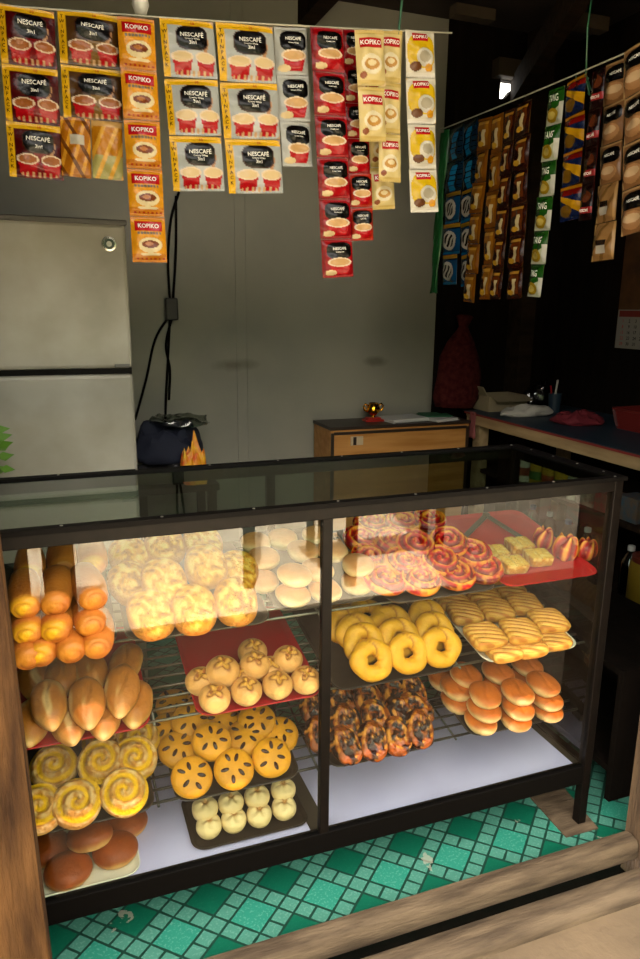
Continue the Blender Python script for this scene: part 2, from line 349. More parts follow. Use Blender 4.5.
# ------------------------------------------------------------------ trays
def rrect(hx, hy, r, n=6):
    pts = []
    for cx, cy, a0 in ((hx-r, hy-r, 0), (-hx+r, hy-r, 90), (-hx+r, -hy+r, 180), (hx-r, -hy+r, 270)):
        for k in range(n+1): a = math.radians(a0+90*k/n); pts.append((cx+r*math.cos(a), cy+r*math.sin(a)))
    return pts
def tray_mesh(w_, d_, h=.010, r=.035, flare=.005, lip=.004):
    m = MB(); hx, hy = w_/2, d_/2; loops = []
    spec = [(-flare-lip, 0), (-flare-lip*.4, .0), (-lip, h), (0, h+.001), (-.001, h-.003), (-lip-.002, h-.003), (-flare-lip-.003, .0025)]
    spec = [(-flare-lip-.004, 0), (-flare-lip, .001), (-lip-.001, h-.004), (-.001, h-.0035), (0, h-.001), (-.002, h), (-lip, h-.001), (-flare-lip, .004), (-flare-lip-.006, .0022)]
    vs = []; fs = []; n = None
    for o, z in spec:
        p = rrect(hx+o, hy+o, max(r+o, .008)); n = len(p); vs += [(x, y, z) for x, y in p]
    for i in range(len(spec)-1):
        for k in range(n): fs.append((i*n+k, i*n+(k+1) % n, (i+1)*n+(k+1) % n, (i+1)*n+k))
    fs.append(tuple(range(n))[::-1]); fs.append(tuple(range((len(spec)-1)*n, len(spec)*n)))
    m.add(vs, fs); return m
class Tray:
    """level 0..2 = wire rack (tilted), 3 = bottom board (flat)"""
    def __init__(s, level, x0, x1, depth, m, label, yoff=0.0, h=.011, yaw=0, z=None):
        s.tilt = TILT if level < 3 else 0
        s.z0 = (LV[level] if level < 3 else .1856)
        y0 = .016+yoff
        s.R = Matrix.Rotation(s.tilt, 3, 'X')
        s.n = s.R @ Vector((0, 0, 1))
        c = Vector(((x0+x1)/2, 0, 0)); dv = s.R @ Vector((0, depth/2, 0))
        base = Vector((c.x, y0, s.z0+(y0-.03)*math.tan(s.tilt)))
        s.c = base+dv+s.n*.0005
        s.o = tag(tray_mesh(x1-x0, depth, h).build('food_tray', m, loc=s.c, smooth=35), label, 'tray', 'bread trays in the display case')
        s.o.rotation_euler = (s.tilt, 0, yaw)
    def at(s, px, py, lift, h):
        """point under a bread of height h whose middle is seen at the pixel, standing lift above the tray bottom"""
        q = s.c+s.n*(.003+lift+h/2); d = Vector(ray(px, py)); C = Vector(CP)
        t = (q-C).dot(s.n)/d.dot(s.n); P = C+d*t
        return P-s.n*(h/2)

T = {}
T['horn'] = Tray(0, -1.50, -1.215, .37, M['blacktray'], 'dark tray of rolled horns on the top rack, beside the weathered plank')
T['crumb'] = Tray(0, -1.20, -.893, .37, M['greytray'], 'grey brown tray of yellow crumb-topped breads on the top rack')
T['bun'] = Tray(0, -.875, -.625, .37, M['greytray'], 'grey tray of pale stacked buns on the top rack, behind the mullion', yoff=.03)
T['swirl'] = Tray(0, -.612, -.318, .37, M['greytray'], 'grey tray heaped with red swirl breads on the top rack')
T['slice'] = Tray(0, -.300, -.008, .38, M['redplastic'], 'red plastic tray with yellow slices, red roses and tongs')
T['oval'] = Tray(1, -1.50, -1.158, .37, M['redplastic'], 'red plastic tray of oval loaves on the middle rack')
T['star'] = Tray(1, -1.062, -.772, .37, M['redplastic'], 'red plastic tray of star-topped round buns on the middle rack')
T['ring'] = Tray(1, -.745, -.422, .37, M['blacktray'], 'dark tray of yellow ring breads on the middle rack')
T['lined'] = Tray(1, -.340, -.052, .36, M['whitetray'], 'cream white tray of ridged breads on the middle rack')
T['spiral'] = Tray(2, -1.50, -1.158, .36, M['blacktray'], 'dark tray of sugared yellow spiral buns on the lowest rack')
T['raisin'] = Tray(2, -1.115, -.825, .36, M['blacktray'], 'dark tray of golden raisin buns on the lowest rack')
T['nut'] = Tray(2, -.755, -.465, .36, M['blacktray'], 'dark tray of sticky brown nut rolls on the lowest rack')
T['soft'] = Tray(2, -.372, -.068, .36, M['blacktray'], 'dark tray of stacked glossy oval buns on the lowest rack')
T['round'] = Tray(3, -1.49, -1.195, .33, M['whitetray'], 'cream white tray of brown round buns on the case bottom', yoff=0)
T['small'] = Tray(3, -1.078, -.792, .2, M['blacktray'], 'small dark tray of little white buns on the case bottom', yoff=.02)

# ------------------------------------------------------------------ breads
_rng = np.random.RandomState(3); _PT = _rng.uniform(-1, 1, 4096)
def _vn(x, y, z):
    xi, yi, zi = np.floor(x).astype(int), np.floor(y).astype(int), np.floor(z).astype(int)
    fx, fy, fz = x-xi, y-yi, z-zi; fx, fy, fz = [f*f*(3-2*f) for f in (fx, fy, fz)]
    def h(a, b, c): return _PT[(a*73856093 ^ b*19349663 ^ c*83492791) & 4095]
    r = 0
    for i in (0, 1):
        for j in (0, 1):
            for k in (0, 1): r = r+h(xi+i, yi+j, zi+k)*(fx if i else 1-fx)*(fy if j else 1-fy)*(fz if k else 1-fz)
    return r
def nz(x, y, z, s=1., ph=0.):
    """smooth value noise, two octaves, about -1..1"""
    x, y, z = [np.asarray(q, float)*s*.75+ph*k for q, k in ((x, 3.1), (y, 7.7), (z, 5.3))]
    x, y, z = np.broadcast_arrays(x, y, z)
    return 1.1*_vn(x, y, z)+.5*_vn(x*2.1+9, y*2.1+4, z*2.1)
def mixc(a, b, t): t = np.clip(t, 0, 1)[..., None]; return a*(1-t)+b*t
def sstep(a, b, x): t = np.clip((x-a)/(b-a), 0, 1); return t*t*(3-2*t)

def loaf(mb, rx, ry, h, colf, disp=None, n=2., q=1., bulge=.35, nr=16, nphi=44, base=.82, ph=0., offset=(0, 0, 0), Mx=None):
    phi = np.linspace(0, 2*PI, nphi, endpoint=False)
    R = 1/(np.abs(np.cos(phi))**n+np.abs(np.sin(phi))**n)**(1/n)
    rows = []
    for i in range(nr+1):
        t = i/nr*PI/2; rows.append((math.sin(t), bulge+(1-bulge)*math.cos(t)**q, 1))
    for i in range(1, 6):
        t = i/5; rows.append((1-(1-base)*t**2, bulge*(1-t), 0))
    X = np.array([[r*math.cos(p)*RR*rx for p, RR in zip(phi, R)] for r, z, _ in rows]); Y = np.array([[r*math.sin(p)*RR*ry for p, RR in zip(phi, R)] for r, z, _ in rows])
    Z = np.array([[z*h]*nphi for r, z, _ in rows]); RR = np.array([[r if k else 1+.0*r for _ in phi] for r, z, k in rows]); PH = np.tile(phi, (len(rows), 1))
    TOP = np.array([[k]*nphi for r, z, k in rows])
    wob = 1+.035*nz(X/rx, Y/ry, Z/h, 1.2, ph); X = X*wob; Y = Y*wob
    if disp is not None: X, Y, Z = disp(X, Y, Z, RR, PH, TOP)
    C = np.clip(colf(X, Y, Z, RR, PH, TOP), 0, 1)**1.28*.97
    vs = np.stack([X, Y, Z], -1).reshape(-1, 3)
    if Mx is not None: vs = vs @ np.array(Mx.to_3x3()).T
    vs = vs+np.array(offset)
    fs = []; nrw = len(rows)
    for i in range(1, nrw-1):
        for k in range(nphi): k2 = (k+1) % nphi; fs.append((i*nphi+k, i*nphi+k2, (i+1)*nphi+k2, (i+1)*nphi+k))
    # top pole and bottom cap
    for k in range(nphi): fs.append((0, nphi+(k+1) % nphi, nphi+k))
    fs.append(tuple((nrw-1)*nphi+k for k in range(nphi))[::-1])
    keep = [0]+list(range(nphi, nrw*nphi)); remap = {v: i for i, v in enumerate(keep)}
    mb.add(vs[keep], [tuple(remap[i] for i in f) for f in fs], C.reshape(-1, 3)[keep])
    return mb

def crust(top, side, ph=0., lo=.25, hi=.7, hh=.05):
    a, b = lin(top), lin(side)
    def f(X, Y, Z, R, P, T_):
        t = sstep(lo, hi, Z/hh+.14*nz(X*30, Y*30, Z*30, 1, ph)); c = mixc(b, a, t)
        return c*(1+.13*nz(X*55, Y*55, Z*55, 1, ph+2))[..., None]
    return f

def mk_horn(ph):
    m = MB(); L, Rr = .15, .036; nphi = 36; rows = []; yel, cr, dk = lin('dfb01c'), lin('8e4e18'), lin('b8732c')
    for i in range(9): rows.append((i/8, 'cap'))
    for i in range(1, 15): rows.append((i/14, 'body'))
    for i in range(1, 6): rows.append((1-i/5, 'end'))
    vs, cs, fs = [], [], []
    for r, k in rows:
        for j in range(nphi):
            p = 2*PI*j/nphi
            if k == 'cap':
                th = p-2.2-ph; g = math.exp(-((r-.55-.18*math.cos(th))/.09)**2)*(.5+.5*math.cos(th)); rad = Rr*.86*r; y = -.016*math.sqrt(max(0, 1-r*r))+.006+.006*g
                yy = (1. if ph < 1.5 else .25)*float(sstep(.5, -.4, np.array(r*math.cos(p+.9)+.1*math.sin(3*p))))
                c = mixc(dk, yel, np.array(yy)); c = mixc(c, lin('8a4a16'), np.array(g*.6)); c = mixc(c, cr, np.array(.5*r*r))
            elif k == 'body':
                seam = math.exp(-((p-4.2-r*1.2) % (2*PI)-1.0)**2/.05); rad = Rr*(.88+.18*math.sin(PI*min(1, r*1.05))**.6)*(1-.12*seam+.03*math.sin(5*r+ph)); y = .006+(L-.012)*r
                c = mixc(cr, dk, np.array(.5+.6*math.sin(p*1.0-PI/2)*-.7+.25*math.sin(2*p+5*r+ph))); c = mixc(dk, c, np.array(sstep(-.05, .2, np.array(r)))); c = mixc(c, lin('7c4416'), np.array(seam*.5))
            else: rad = Rr*.88*r; y = L-.006+.008*(1-r); c = cr
            vs.append((rad*math.cos(p)*1.08, y-L/2, max(-.0, Rr*.9+rad*math.sin(p)*.95))); cs.append(c)
    for i in range(len(rows)-1):
        for j in range(nphi): j2 = (j+1) % nphi; fs.append((i*nphi+j, i*nphi+j2, (i+1)*nphi+j2, (i+1)*nphi+j))
    return m.add(vs, fs, np.clip(np.array(cs), 0, 1)**1.15)
def mk_crumb(ph):
    a, b, d = lin('e0a43a'), lin('c98a3e'), lin('9c6420')
    def disp(X, Y, Z, R, P, T_):
        k = sstep(.95, .6, R)*T_; return X, Y, Z+k*(.004*nz(X*90, Y*90, Z*0, 1, ph)+.003*np.abs(nz(X*170, Y*170, Z*0, 1, ph+1)))
    def col(X, Y, Z, R, P, T_):
        top = sstep(.98, .75, R)*T_; c = mixc(b, a, top); k = nz(X*110, Y*110, Z*60, 1, ph+1); c = mixc(c, lin('f0cf78'), top*sstep(.0, .5, k)*.8)
        return mixc(c, d, top*sstep(-.15, -.5, k)*.7)
    return loaf(MB(), .056, .072, .05, col, disp, n=2.3, q=.8, ph=ph)
def mk_bun(ph): return loaf(MB(), .05, .058, .042, crust('d7a070', 'ecd2a8', ph, .35, .85, .042), None, 2.2, .8, .42, ph=ph)
def mk_swirl(ph):
    red, dr, yl, cr = lin('c81a20'), lin('8a0e12'), lin('e6a83a'), lin('d07a34')
    def disp(X, Y, Z, R, P, T_):
        w = .5+.5*np.cos(2*PI*(R*2.6-P/(2*PI))); k = T_*sstep(1.02, .85, R); return X, Y, Z+k*(.011*w-.004+.003*nz(X*80, Y*80, Z*0, 1, ph))
    def col(X, Y, Z, R, P, T_):
        w = .5+.5*np.cos(2*PI*(R*2.6-P/(2*PI)+.08)); k = nz(X*70, Y*70, Z*40, 1, ph)
        c = mixc(dr, red, sstep(.1, .6, w)); c = mixc(c, yl, sstep(.72, .98, w+.25*k)*.8); c = mixc(c, cr, (1-T_)*.8)
        return mixc(c, yl, sstep(.35, .6, nz(X*140, Y*140, Z*90, 1, ph+3))*T_*.6)
    return loaf(MB(), .062, .062, .034, col, disp, n=2, q=.5, bulge=.45, nr=24, nphi=56, ph=ph)
def mk_slice(ph):
    a, b = lin('e8bd58'), lin('c99030')
    def disp(X, Y, Z, R, P, T_):
        g = np.exp(-(X/.005)**2)*T_*.004; return X, Y, Z-g+.0012*nz(X*150, Y*150, Z*0, 1, ph)*T_
    def col(X, Y, Z, R, P, T_):
        return mixc(mixc(b, a, T_*sstep(1.0, .8, R)), lin('f3d88e'), sstep(0, .5, nz(X*160, Y*160, Z*90, 1, ph))*.6)
    return loaf(MB(), .040, .035, .030, col, disp, n=7, q=.25, bulge=.75, base=.97, ph=ph)
def mk_rose(ph):
    red, dr, yl = lin('d42034'), lin('8a0e1c'), lin('efb84e')
    def disp(X, Y, Z, R, P, T_):
        w = np.cos(P*5+R*5+ph)*.5+.5; s = 1+.10*np.sin(P*5+ph); return X*s, Y*s, Z+T_*(.016*w*sstep(.15, .7, R)*sstep(1.05, .7, R)+.004*nz(X*60, Y*60, Z*0, 1, ph))
    def col(X, Y, Z, R, P, T_):
        w = np.cos(P*5+R*5+ph)*.5+.5; c = mixc(dr, red, w); return mixc(c, yl, sstep(.62, 1, w)*sstep(.2, .5, R)*.75+.35*sstep(.3, .6, nz(X*90, Y*90, Z*90, 1, ph)))
    return loaf(MB(), .034, .034, .062, col, disp, n=2, q=.9, bulge=.4, nr=22, nphi=60, base=.75, ph=ph)
def mk_oval(ph):
    a, b, e = lin('bb7c38'), lin('d8a862'), lin('ecd2a0')
    def disp(X, Y, Z, R, P, T_):
        t = np.abs(Y)/.078; s = 1-.30*sstep(.35, 1, t); Zs = Z*(1-.25*sstep(.5, 1, t)); g = np.exp(-((X-.008*np.sin(Y*40+ph))/.004)**2)*T_*sstep(.7, .3, R)*.003
        return X*s, Y*1.06, Zs-g+.0015*nz(X*60, Y*60, Z*60, 1, ph)*T_
    def col(X, Y, Z, R, P, T_):
        t = np.abs(Y)/.08; c = mixc(b, a, sstep(.3, .8, Z/.055+.15*nz(X*40, Y*25, Z*40, 1, ph))); c = mixc(c, e, sstep(.8, 1.05, t)*.7); c = mixc(c, e, sstep(.2, .7, nz(X*35, Y*16, Z*30, 1, ph+5))*T_*.6)
        return c*(1+.12*nz(X*80, Y*50, Z*80, 1, ph))[..., None]
    return loaf(MB(), .042, .074, .056, col, disp, n=2, q=.9, bulge=.45, ph=ph)
def mk_star(ph):
    a, b, y_, d = lin('d9a566'), lin('e8c490'), lin('d6a24c'), lin('8a4c18')
    def shp(R, P): return .44+.16*np.cos(P*4+ph)
    def disp(X, Y, Z, R, P, T_):
        st = T_*sstep(.12, -.02, R-shp(R, P)); rg = np.cos(P*4+ph)*.5+.5
        return X, Y, Z+st*(.003*rg*sstep(.05, .3, R)-.002+.006*nz(X*150, Y*150, Z*0, 1, ph))
    def col(X, Y, Z, R, P, T_):
        d_ = R-shp(R, P); c = mixc(b, a, sstep(.2, .8, Z/.055)); c = mixc(c, y_, T_*sstep(.06, -.06, d_)); c = mixc(c, lin('a8682a'), T_*sstep(.0, -.1, d_)*sstep(.0, .5, nz(X*150, Y*150, Z*60, 1, ph))); c = mixc(c, d, T_*np.exp(-(d_/.09)**2)*.8)
        return c*(1+.08*nz(X*60, Y*60, Z*60, 1, ph))[..., None]
    return loaf(MB(), .043, .043, .062, col, disp, n=2, q=1.0, bulge=.42, nr=22, nphi=56, base=.7, ph=ph)
def mk_ring(ph):
    m = MB(); nu, nv = 44, 20; R0, r0 = .037, .022; yl, br, gd = lin('e0ab30'), lin('9a5616'), lin('d08a28'); vs, cs, fs = [], [], []
    for i in range(nu):
        u = 2*PI*i/nu
        for j in range(nv):
            v = 2*PI*j/nv; rr = r0*(1+.06*math.sin(3*u+ph)+.05*math.sin(5*u+2*v+ph)); x = (R0+rr*math.cos(v)*1.05)*math.cos(u)*1.08; y = (R0+rr*math.cos(v)*1.05)*math.sin(u); z = r0*.95+rr*math.sin(v)*.95
            slit = math.exp(-((u-1.0-.5*math.cos(v)) % (2*PI)-.3)**2/.006); z -= slit*.006*(math.sin(v) > 0)
            t = .5+.5*math.sin(v)+.18*math.sin(7*u+3*v+ph); c = mixc(gd, yl, np.array(t)); c = mixc(c, br, np.array(max(slit*.7, .75*float(sstep(-.25, -.8, np.array(math.sin(v))))))); vs.append((x, y, z)); cs.append(c)
    for i in range(nu):
        for j in range(nv): fs.append((i*nv+j, ((i+1) % nu)*nv+j, ((i+1) % nu)*nv+(j+1) % nv, i*nv+(j+1) % nv))
    return m.add(vs, fs, np.clip(np.array(cs), 0, 1)**1.25)
def mk_lined(ph):
    a, b, c2 = lin('c8853a'), lin('e2b25c'), lin('d8a050')
    def wv(X, Y): return np.cos((X*.35+Y)*2*PI/.0165+ph)
    def disp(X, Y, Z, R, P, T_):
        k = T_*sstep(1.02, .8, R); return X, Y, Z+k*.0032*wv(X, Y)
    def col(X, Y, Z, R, P, T_):
        k = wv(X, Y)*.5+.5; c = mixc(b, a, T_*sstep(.45, .9, k)); c = mixc(c, c2, (1-T_)*.8); return c*(1+.13*nz(X*50, Y*50, Z*50, 1, ph))[..., None]
    return loaf(MB(), .048, .046, .034, col, disp, n=4.5, q=.42, bulge=.5, nr=26, nphi=60, ph=ph)
def mk_spiral(ph):
    yl, cr, su = lin('edc02a'), lin('cf9a50'), lin('e0bd88')
    def w_(R, P): return .5+.5*np.cos(2*PI*(R*2.1-P/(2*PI)))
    def disp(X, Y, Z, R, P, T_):
        k = T_*sstep(1.05, .9, R); return X, Y, Z+k*(.011*w_(R, P)-.005)
    def col(X, Y, Z, R, P, T_):
        w = w_(R, P); c = mixc(yl, mixc(cr, su, .5+nz(X*140, Y*140, Z*80, 1, ph)), sstep(.15, .6, w+.15*nz(X*50, Y*50, Z*30, 1, ph))); return mixc(c, yl, (1-T_)*.65)
    return loaf(MB(), .055, .055, .046, col, disp, n=2, q=.55, bulge=.4, nr=30, nphi=60, base=.85, ph=ph)
def mk_raisin(ph):
    return loaf(MB(), .054, .054, .044, crust('dca024', 'ecc048', ph, .15, .6, .044), None, 2, .7, .4, ph=ph)
def mk_raisins(ph):
    m = MB(); rnd = random.Random(int(ph*100)); k = 6
    for i in range(k):
        a = 2*PI*i/k+rnd.uniform(-.2, .2); r = .028+rnd.uniform(-.008, .008); z = .044*(.4+.6*math.cos(math.asin(min(.99, r/.054)))**.7)
        Mx = Matrix.Rotation(a+rnd.uniform(-.3, .3), 4, 'Z')
        loaf(m, .012, .0055, .007, lambda X, Y, Z, R, P, T_: np.tile(lin('4a2210'), X.shape+(1,)), None, nr=4, nphi=10, offset=(r*math.cos(a), r*math.sin(a), z-.0025), Mx=Mx)
    return m
def mk_nut(ph):
    d, a, y_, k0 = lin('4a2410'), lin('a85f22'), lin('e0a048'), lin('1c0d06')
    def disp(X, Y, Z, R, P, T_):
        w = .5+.5*np.cos(2*PI*(R*2-P/(2*PI)+.1)); return X, Y, Z+T_*sstep(1.02, .8, R)*(.005*w+.004*nz(X*80, Y*60, Z*0, 1, ph)+.002*nz(X*180, Y*180, Z*0, 1, ph+2))
    def col(X, Y, Z, R, P, T_):
        w = .5+.5*np.cos(2*PI*(R*2-P/(2*PI)+.1)); k = nz(X*70, Y*60, Z*40, 1, ph); c = mixc(d, a, sstep(-.4, .3, k+.5*w-.2)); c = mixc(c, y_, sstep(.3, .75, nz(X*150, Y*110, Z*50, 1, ph+1)+.35*w-.1)*.8); c = mixc(c, k0, sstep(.2, .5, nz(X*130, Y*100, Z*40, 1, ph+4))*.85)
        return mixc(c, lin('b8762c'), (1-T_)*.7)
    return loaf(MB(), .043, .058, .036, col, disp, n=2.2, q=.5, bulge=.45, nr=24, nphi=50, ph=ph)
def mk_soft(ph):
    return loaf(MB(), .049, .060, .042, crust('c9752a', 'eecb98', ph, .35, .75, .042), lambda X, Y, Z, R, P, T_: (X, Y, Z-.0035*np.exp(-((X-.01*np.sin(Y*30))/.006)**2)*T_*sstep(.9, .5, R)), 2.2, .75, .42, ph=ph)
def mk_round(ph): return loaf(MB(), .062, .062, .058, crust('a85a20', 'e6b97c', ph, .12, .5, .058), None, 2, 1, .38, ph=ph)
def mk_small(ph):
    def disp(X, Y, Z, R, P, T_): return X, Y, Z-T_*.008*np.exp(-(R/.12)**2)+T_*.003*np.cos(4*P+ph)*sstep(.1, .3, R)*sstep(.9, .5, R)
    b, a = lin('ecd2a2'), lin('c08a45')
    def col(X, Y, Z, R, P, T_): return mixc(b, a, T_*sstep(.45, .05, R)*.9*(1+.3*np.cos(4*P+ph)))
    return loaf(MB(), .037, .037, .047, col, disp, n=2, q=.8, bulge=.45, ph=ph)

KINDS = {  # maker, height, material, object name, category, wording, group
 'horn': (mk_horn, .068, 'bread', 'bread_roll', 'bread', 'brown rolled bread with yellow open end', 'rolled horns on the top rack'),
 'crumb': (mk_crumb, .05, 'crumb', 'crumb_bread', 'bread', 'oval crumb-topped yellow bread', 'crumb-topped breads on the top rack'),
 'bun': (mk_bun, .042, 'bread', 'bread_bun', 'bun', 'pale oval bun', 'pale stacked buns on the top rack'),
 'swirl': (mk_swirl, .034, 'glaze', 'swirl_bread', 'bread', 'red and yellow swirl bread', 'red swirl breads on the top rack'),
 'slice': (mk_slice, .03, 'crumb', 'cake_slice', 'cake', 'yellow crumbly cake slice', 'cake slices on the red tray'),
 'rose': (mk_rose, .07, 'glaze', 'rose_bread', 'bread', 'red rose-shaped bread with yellow tips', 'rose breads on the red tray'),
 'oval': (mk_oval, .056, 'bread', 'oval_loaf', 'bread', 'small oval loaf with pale pointed ends', 'oval loaves on the red tray'),
 'star': (mk_star, .062, 'bread', 'star_bun', 'bun', 'round pale bun with star-cut top', 'star-topped buns on the red tray'),
 'ring': (mk_ring, .044, 'bread', 'ring_bread', 'bread', 'yellow ring bread', 'ring breads on the middle rack'),
 'lined': (mk_lined, .034, 'bread', 'ridged_bread', 'bread', 'golden ridged square bread', 'ridged breads on the white tray'),
 'spiral': (mk_spiral, .046, 'crumb', 'spiral_bun', 'bun', 'yellow spiral bun dusted with sugar', 'spiral buns on the lowest rack'),
 'raisin': (mk_raisin, .044, 'bread', 'raisin_bun', 'bun', 'golden round bun dotted with raisins', 'raisin buns on the lowest rack'),
 'nut': (mk_nut, .036, 'glaze', 'nut_roll', 'bread', 'sticky dark brown nut roll', 'nut rolls on the lowest rack'),
 'soft': (mk_soft, .042, 'bread', 'oval_bun', 'bun', 'glossy golden oval bun', 'glossy oval buns on the lowest rack'),
 'round': (mk_round, .058, 'bread', 'round_bun', 'bun', 'shiny brown round bun', 'brown round buns on the white tray'),
 'small': (mk_small, .047, 'bread', 'small_bun', 'bun', 'little white bun with dimpled top', 'little white buns on the case bottom'),
}
PROTO = {}
def proto(kind, v):
    if (kind, v) not in PROTO:
        mk, h, m, nm = KINDS[kind][:4]; ph = v*2.37+.6
        PROTO[(kind, v)] = mk(ph).mesh(nm, True, True, [M[m]])
        if kind == 'raisin': PROTO[('raisins', v)] = mk_raisins(ph).mesh('raisins', True, True, [M['glaze']])
    return PROTO[(kind, v)]
BREAD = []
BS = dict(horn=.80, crumb=.86, bun=.82, swirl=.9, slice=.86, rose=.82, oval=.86, star=.83, ring=.84, lined=.98, spiral=.93, raisin=.84, nut=.95, soft=.86, round=.82, small=.84)
def bread(tray, kind, px, py, lift, where, rx=0., ry=0., yaw=0., s=1., v=None):
    mk, h, m, nm, cat, word, grp = KINDS[kind]
    v = random.randrange(3) if v is None else v
    t = T[tray]; rx += dict(spiral=12, crumb=8, raisin=8, nut=4).get(kind, 0); py -= 8 if kind == 'round' else 3; lift += .044*abs(math.sin(math.radians(rx)))+.001; s *= BS.get(kind, .85); lift *= .86; P = t.at(px, py, lift, h*s)
    R = t.R.to_4x4() @ Matrix.Rotation(math.radians(rx), 4, 'X') @ Matrix.Rotation(math.radians(ry), 4, 'Y') @ Matrix.Rotation(math.radians(yaw), 4, 'Z')
    if rx or ry:   # leaning pieces turn about their middle
        P = P+t.n*(h*s/2)-(R @ Vector((0, 0, h*s/2)))
    o = link(nm, proto(kind, v)); o.matrix_world = Matrix.Translation(P) @ R @ Matrix.Scale(s, 4)
    tag(o, word+', '+where, cat, grp)
    if kind == 'raisin':
        c = link('raisin_topping', PROTO[('raisins', v)], parent=o); c['kind'] = 'stuff'
    BREAD.append(o); return o

for px, py, l, wh, yw in (
    (26, 646, 0, 'bottom layer, half hidden by the weathered plank', 4), (42, 643, 0, 'bottom layer, second from the plank', -3), (69, 640, 0, 'bottom layer, third from the plank', 2), (97, 636, 0, 'bottom layer at the inner tray rim', -4),
    (27, 622, .045, 'second layer, nearest the plank', 3), (56, 620, .045, 'second layer, middle one', -2), (87, 615, .045, 'second layer at the tray rim end', 5),
    (25, 597, .095, 'top layer, nearest the plank', 2), (56, 594, .095, 'top layer, middle one', -4), (88, 590, .095, 'top layer, farthest from the plank', 8)):
    bread('horn', 'horn', px, py-2, l, wh, yaw=yw, s=1.0)
for px, py, l, wh in ((30, 566, .085, 'back row, nearest the plank'), (62, 560, .085, 'back row, middle one'), (92, 557, .085, 'back row, at the tray rim')):
    bread('horn', 'horn', px, py, l, wh, s=.95)
for px, py, l, wh, rx, yw in ((151, 616, 0, 'front row, left', 16, 8), (194, 611, 0, 'front row, middle', 16, -4), (236, 603, 0, 'front row, right', 16, -8),
    (131, 585, .012, 'at the left rim behind the front row', 10, 15), (164, 583, .035, 'lying on two front ones', 14, 4), (206, 568, .035, 'raised in the second row', 14, -6),
    (238, 573, .006, 'second row at the right rim', 10, -12), (130, 558, .0, 'back row at the left rim', 8, 6), (165, 548, .015, 'back row, middle', 8, 0), (203, 545, .0, 'back row, right', 8, 0)):
    bread('crumb', 'crumb', px, py, l, wh, rx=rx, yaw=yw)
for px, py, l, wh in ((293, 597, 0, 'bottom of the front stack'), (295, 577, .04, 'top of the front stack'), (262, 583, .0, 'front row, beside the front stack'), (325, 592, .0, 'between the two front stacks'),
    (357, 585, 0, 'bottom of the stack beside the red swirls'), (358, 567, .04, 'top of the stack beside the red swirls'), (264, 560, .03, 'second row at the left rim'), (318, 572, .03, 'second row, middle'),
    (256, 545, .03, 'back row, first'), (283, 541, .03, 'back row, second'), (303, 553, .035, 'third row, middle'), (333, 553, .04, 'third row, beside the swirls'), (318, 538, .03, 'back row, third')):
    bread('bun', 'bun', px, py, l, wh, yaw=random.uniform(-20, 20), s=.92)
for i, (px, py, l, rx, ry, wh) in enumerate(((385, 583, .01, 8, 6, 'front row, nearest the mullion'), (420, 583, .01, 8, 0, 'front row, second from the mullion'), (455, 578, .01, 8, -6, 'front row, third from the mullion'), (483, 572, .0, 8, -8, 'front corner beside the red plastic tray'),
    (370, 562, .015, 14, 4, 'second row, nearest the mullion'), (404, 566, .022, 14, 4, 'second row, second from the mullion'), (440, 564, .025, 14, -4, 'second row, third from the mullion'), (472, 556, .02, 14, -6, 'second row, beside the red plastic tray'),
    (362, 543, .03, 12, 8, 'third row, nearest the mullion'), (392, 545, .038, 12, 0, 'third row, second from the mullion'), (416, 548, .045, 16, 0, 'raised in the middle of the heap'), (448, 545, .045, 16, -10, 'raised near the back of the heap'),
    (372, 527, .03, 6, 0, 'back row, nearest the mullion'), (402, 526, .038, 6, 0, 'back row, second from the mullion'), (428, 523, .03, 6, 0, 'back row, beside the red plastic tray'))):
    bread('swirl', 'swirl', px, py, l, wh, rx=rx, ry=ry, yaw=i*67, s=.93)
for px, py, wh in ((495, 556, 'front left one of four'), (519, 548, 'back right one of four, towards the tray middle'), (513, 567, 'front one at the tray rim'), (538, 560, 'one beside the red roses')):
    bread('slice', 'slice', px, py, 0, wh, yaw=-6, s=.98)
for px, py, s_, wh, yw in ((544, 540, .95, 'rearmost, touching the glass side', 10), (566, 549, 1.15, 'middle one of three', 60), (587, 551, .95, 'frontmost, in the tray corner', 130)):
    bread('slice', 'rose', px, py, 0, wh, yaw=yw, s=s_)
tg = tag(empty('serving_tongs'), 'grey metal tongs lying open in a V on the red tray', 'tongs')
ta, tb1, tb2 = [T['slice'].at(*q, .0, .02)+T['slice'].n*.012 for q in ((486, 516), (462, 540), (523, 539))]
tg.location = ta
for e in (tb1, tb2):
    mid = (ta+e)/2; ax = (e-ta).normalized(); b = MB(); b.bar(Vector((0, 0, 0)), e-ta, .016, .005, up=T['slice'].n)
    arm = b.build('tong_arm', M['greytray'], tg, bevel=.001)
hb = MB(); hb.lathe([(.011, -.004), (.011, .006), (.006, .008)], 14); hb.build('tong_hinge', M['greytray'], tg, rot=(TILT, 0, 0))
for px, py, l, rx, yw, wh in ((32, 722, 0, 0, -5, 'bottom layer, behind the weathered plank'), (68, 722, 0, 0, 6, 'bottom layer, second from the plank'), (104, 716, 0, 0, -6, 'bottom layer, third from the plank'), (136, 704, 0, 4, -12, 'bottom layer, at the inner rim'),
    (49, 705, .042, 8, 4, 'second layer, nearest the plank'), (87, 703, .045, 10, 0, 'second layer, middle, longest'), (122, 691, .042, 14, -10, 'second layer at the inner rim, pale tip forward'),
    (36, 682, .03, 0, 15, 'third row, nearest the plank'), (62, 677, .045, 0, -10, 'third row, second from the plank'), (90, 672, .045, 0, 8, 'third row, third from the plank'), (126, 664, .02, 0, -20, 'rearmost at the inner rim')):
    bread('oval', 'oval', px, py, l, wh, rx=rx, yaw=yw)
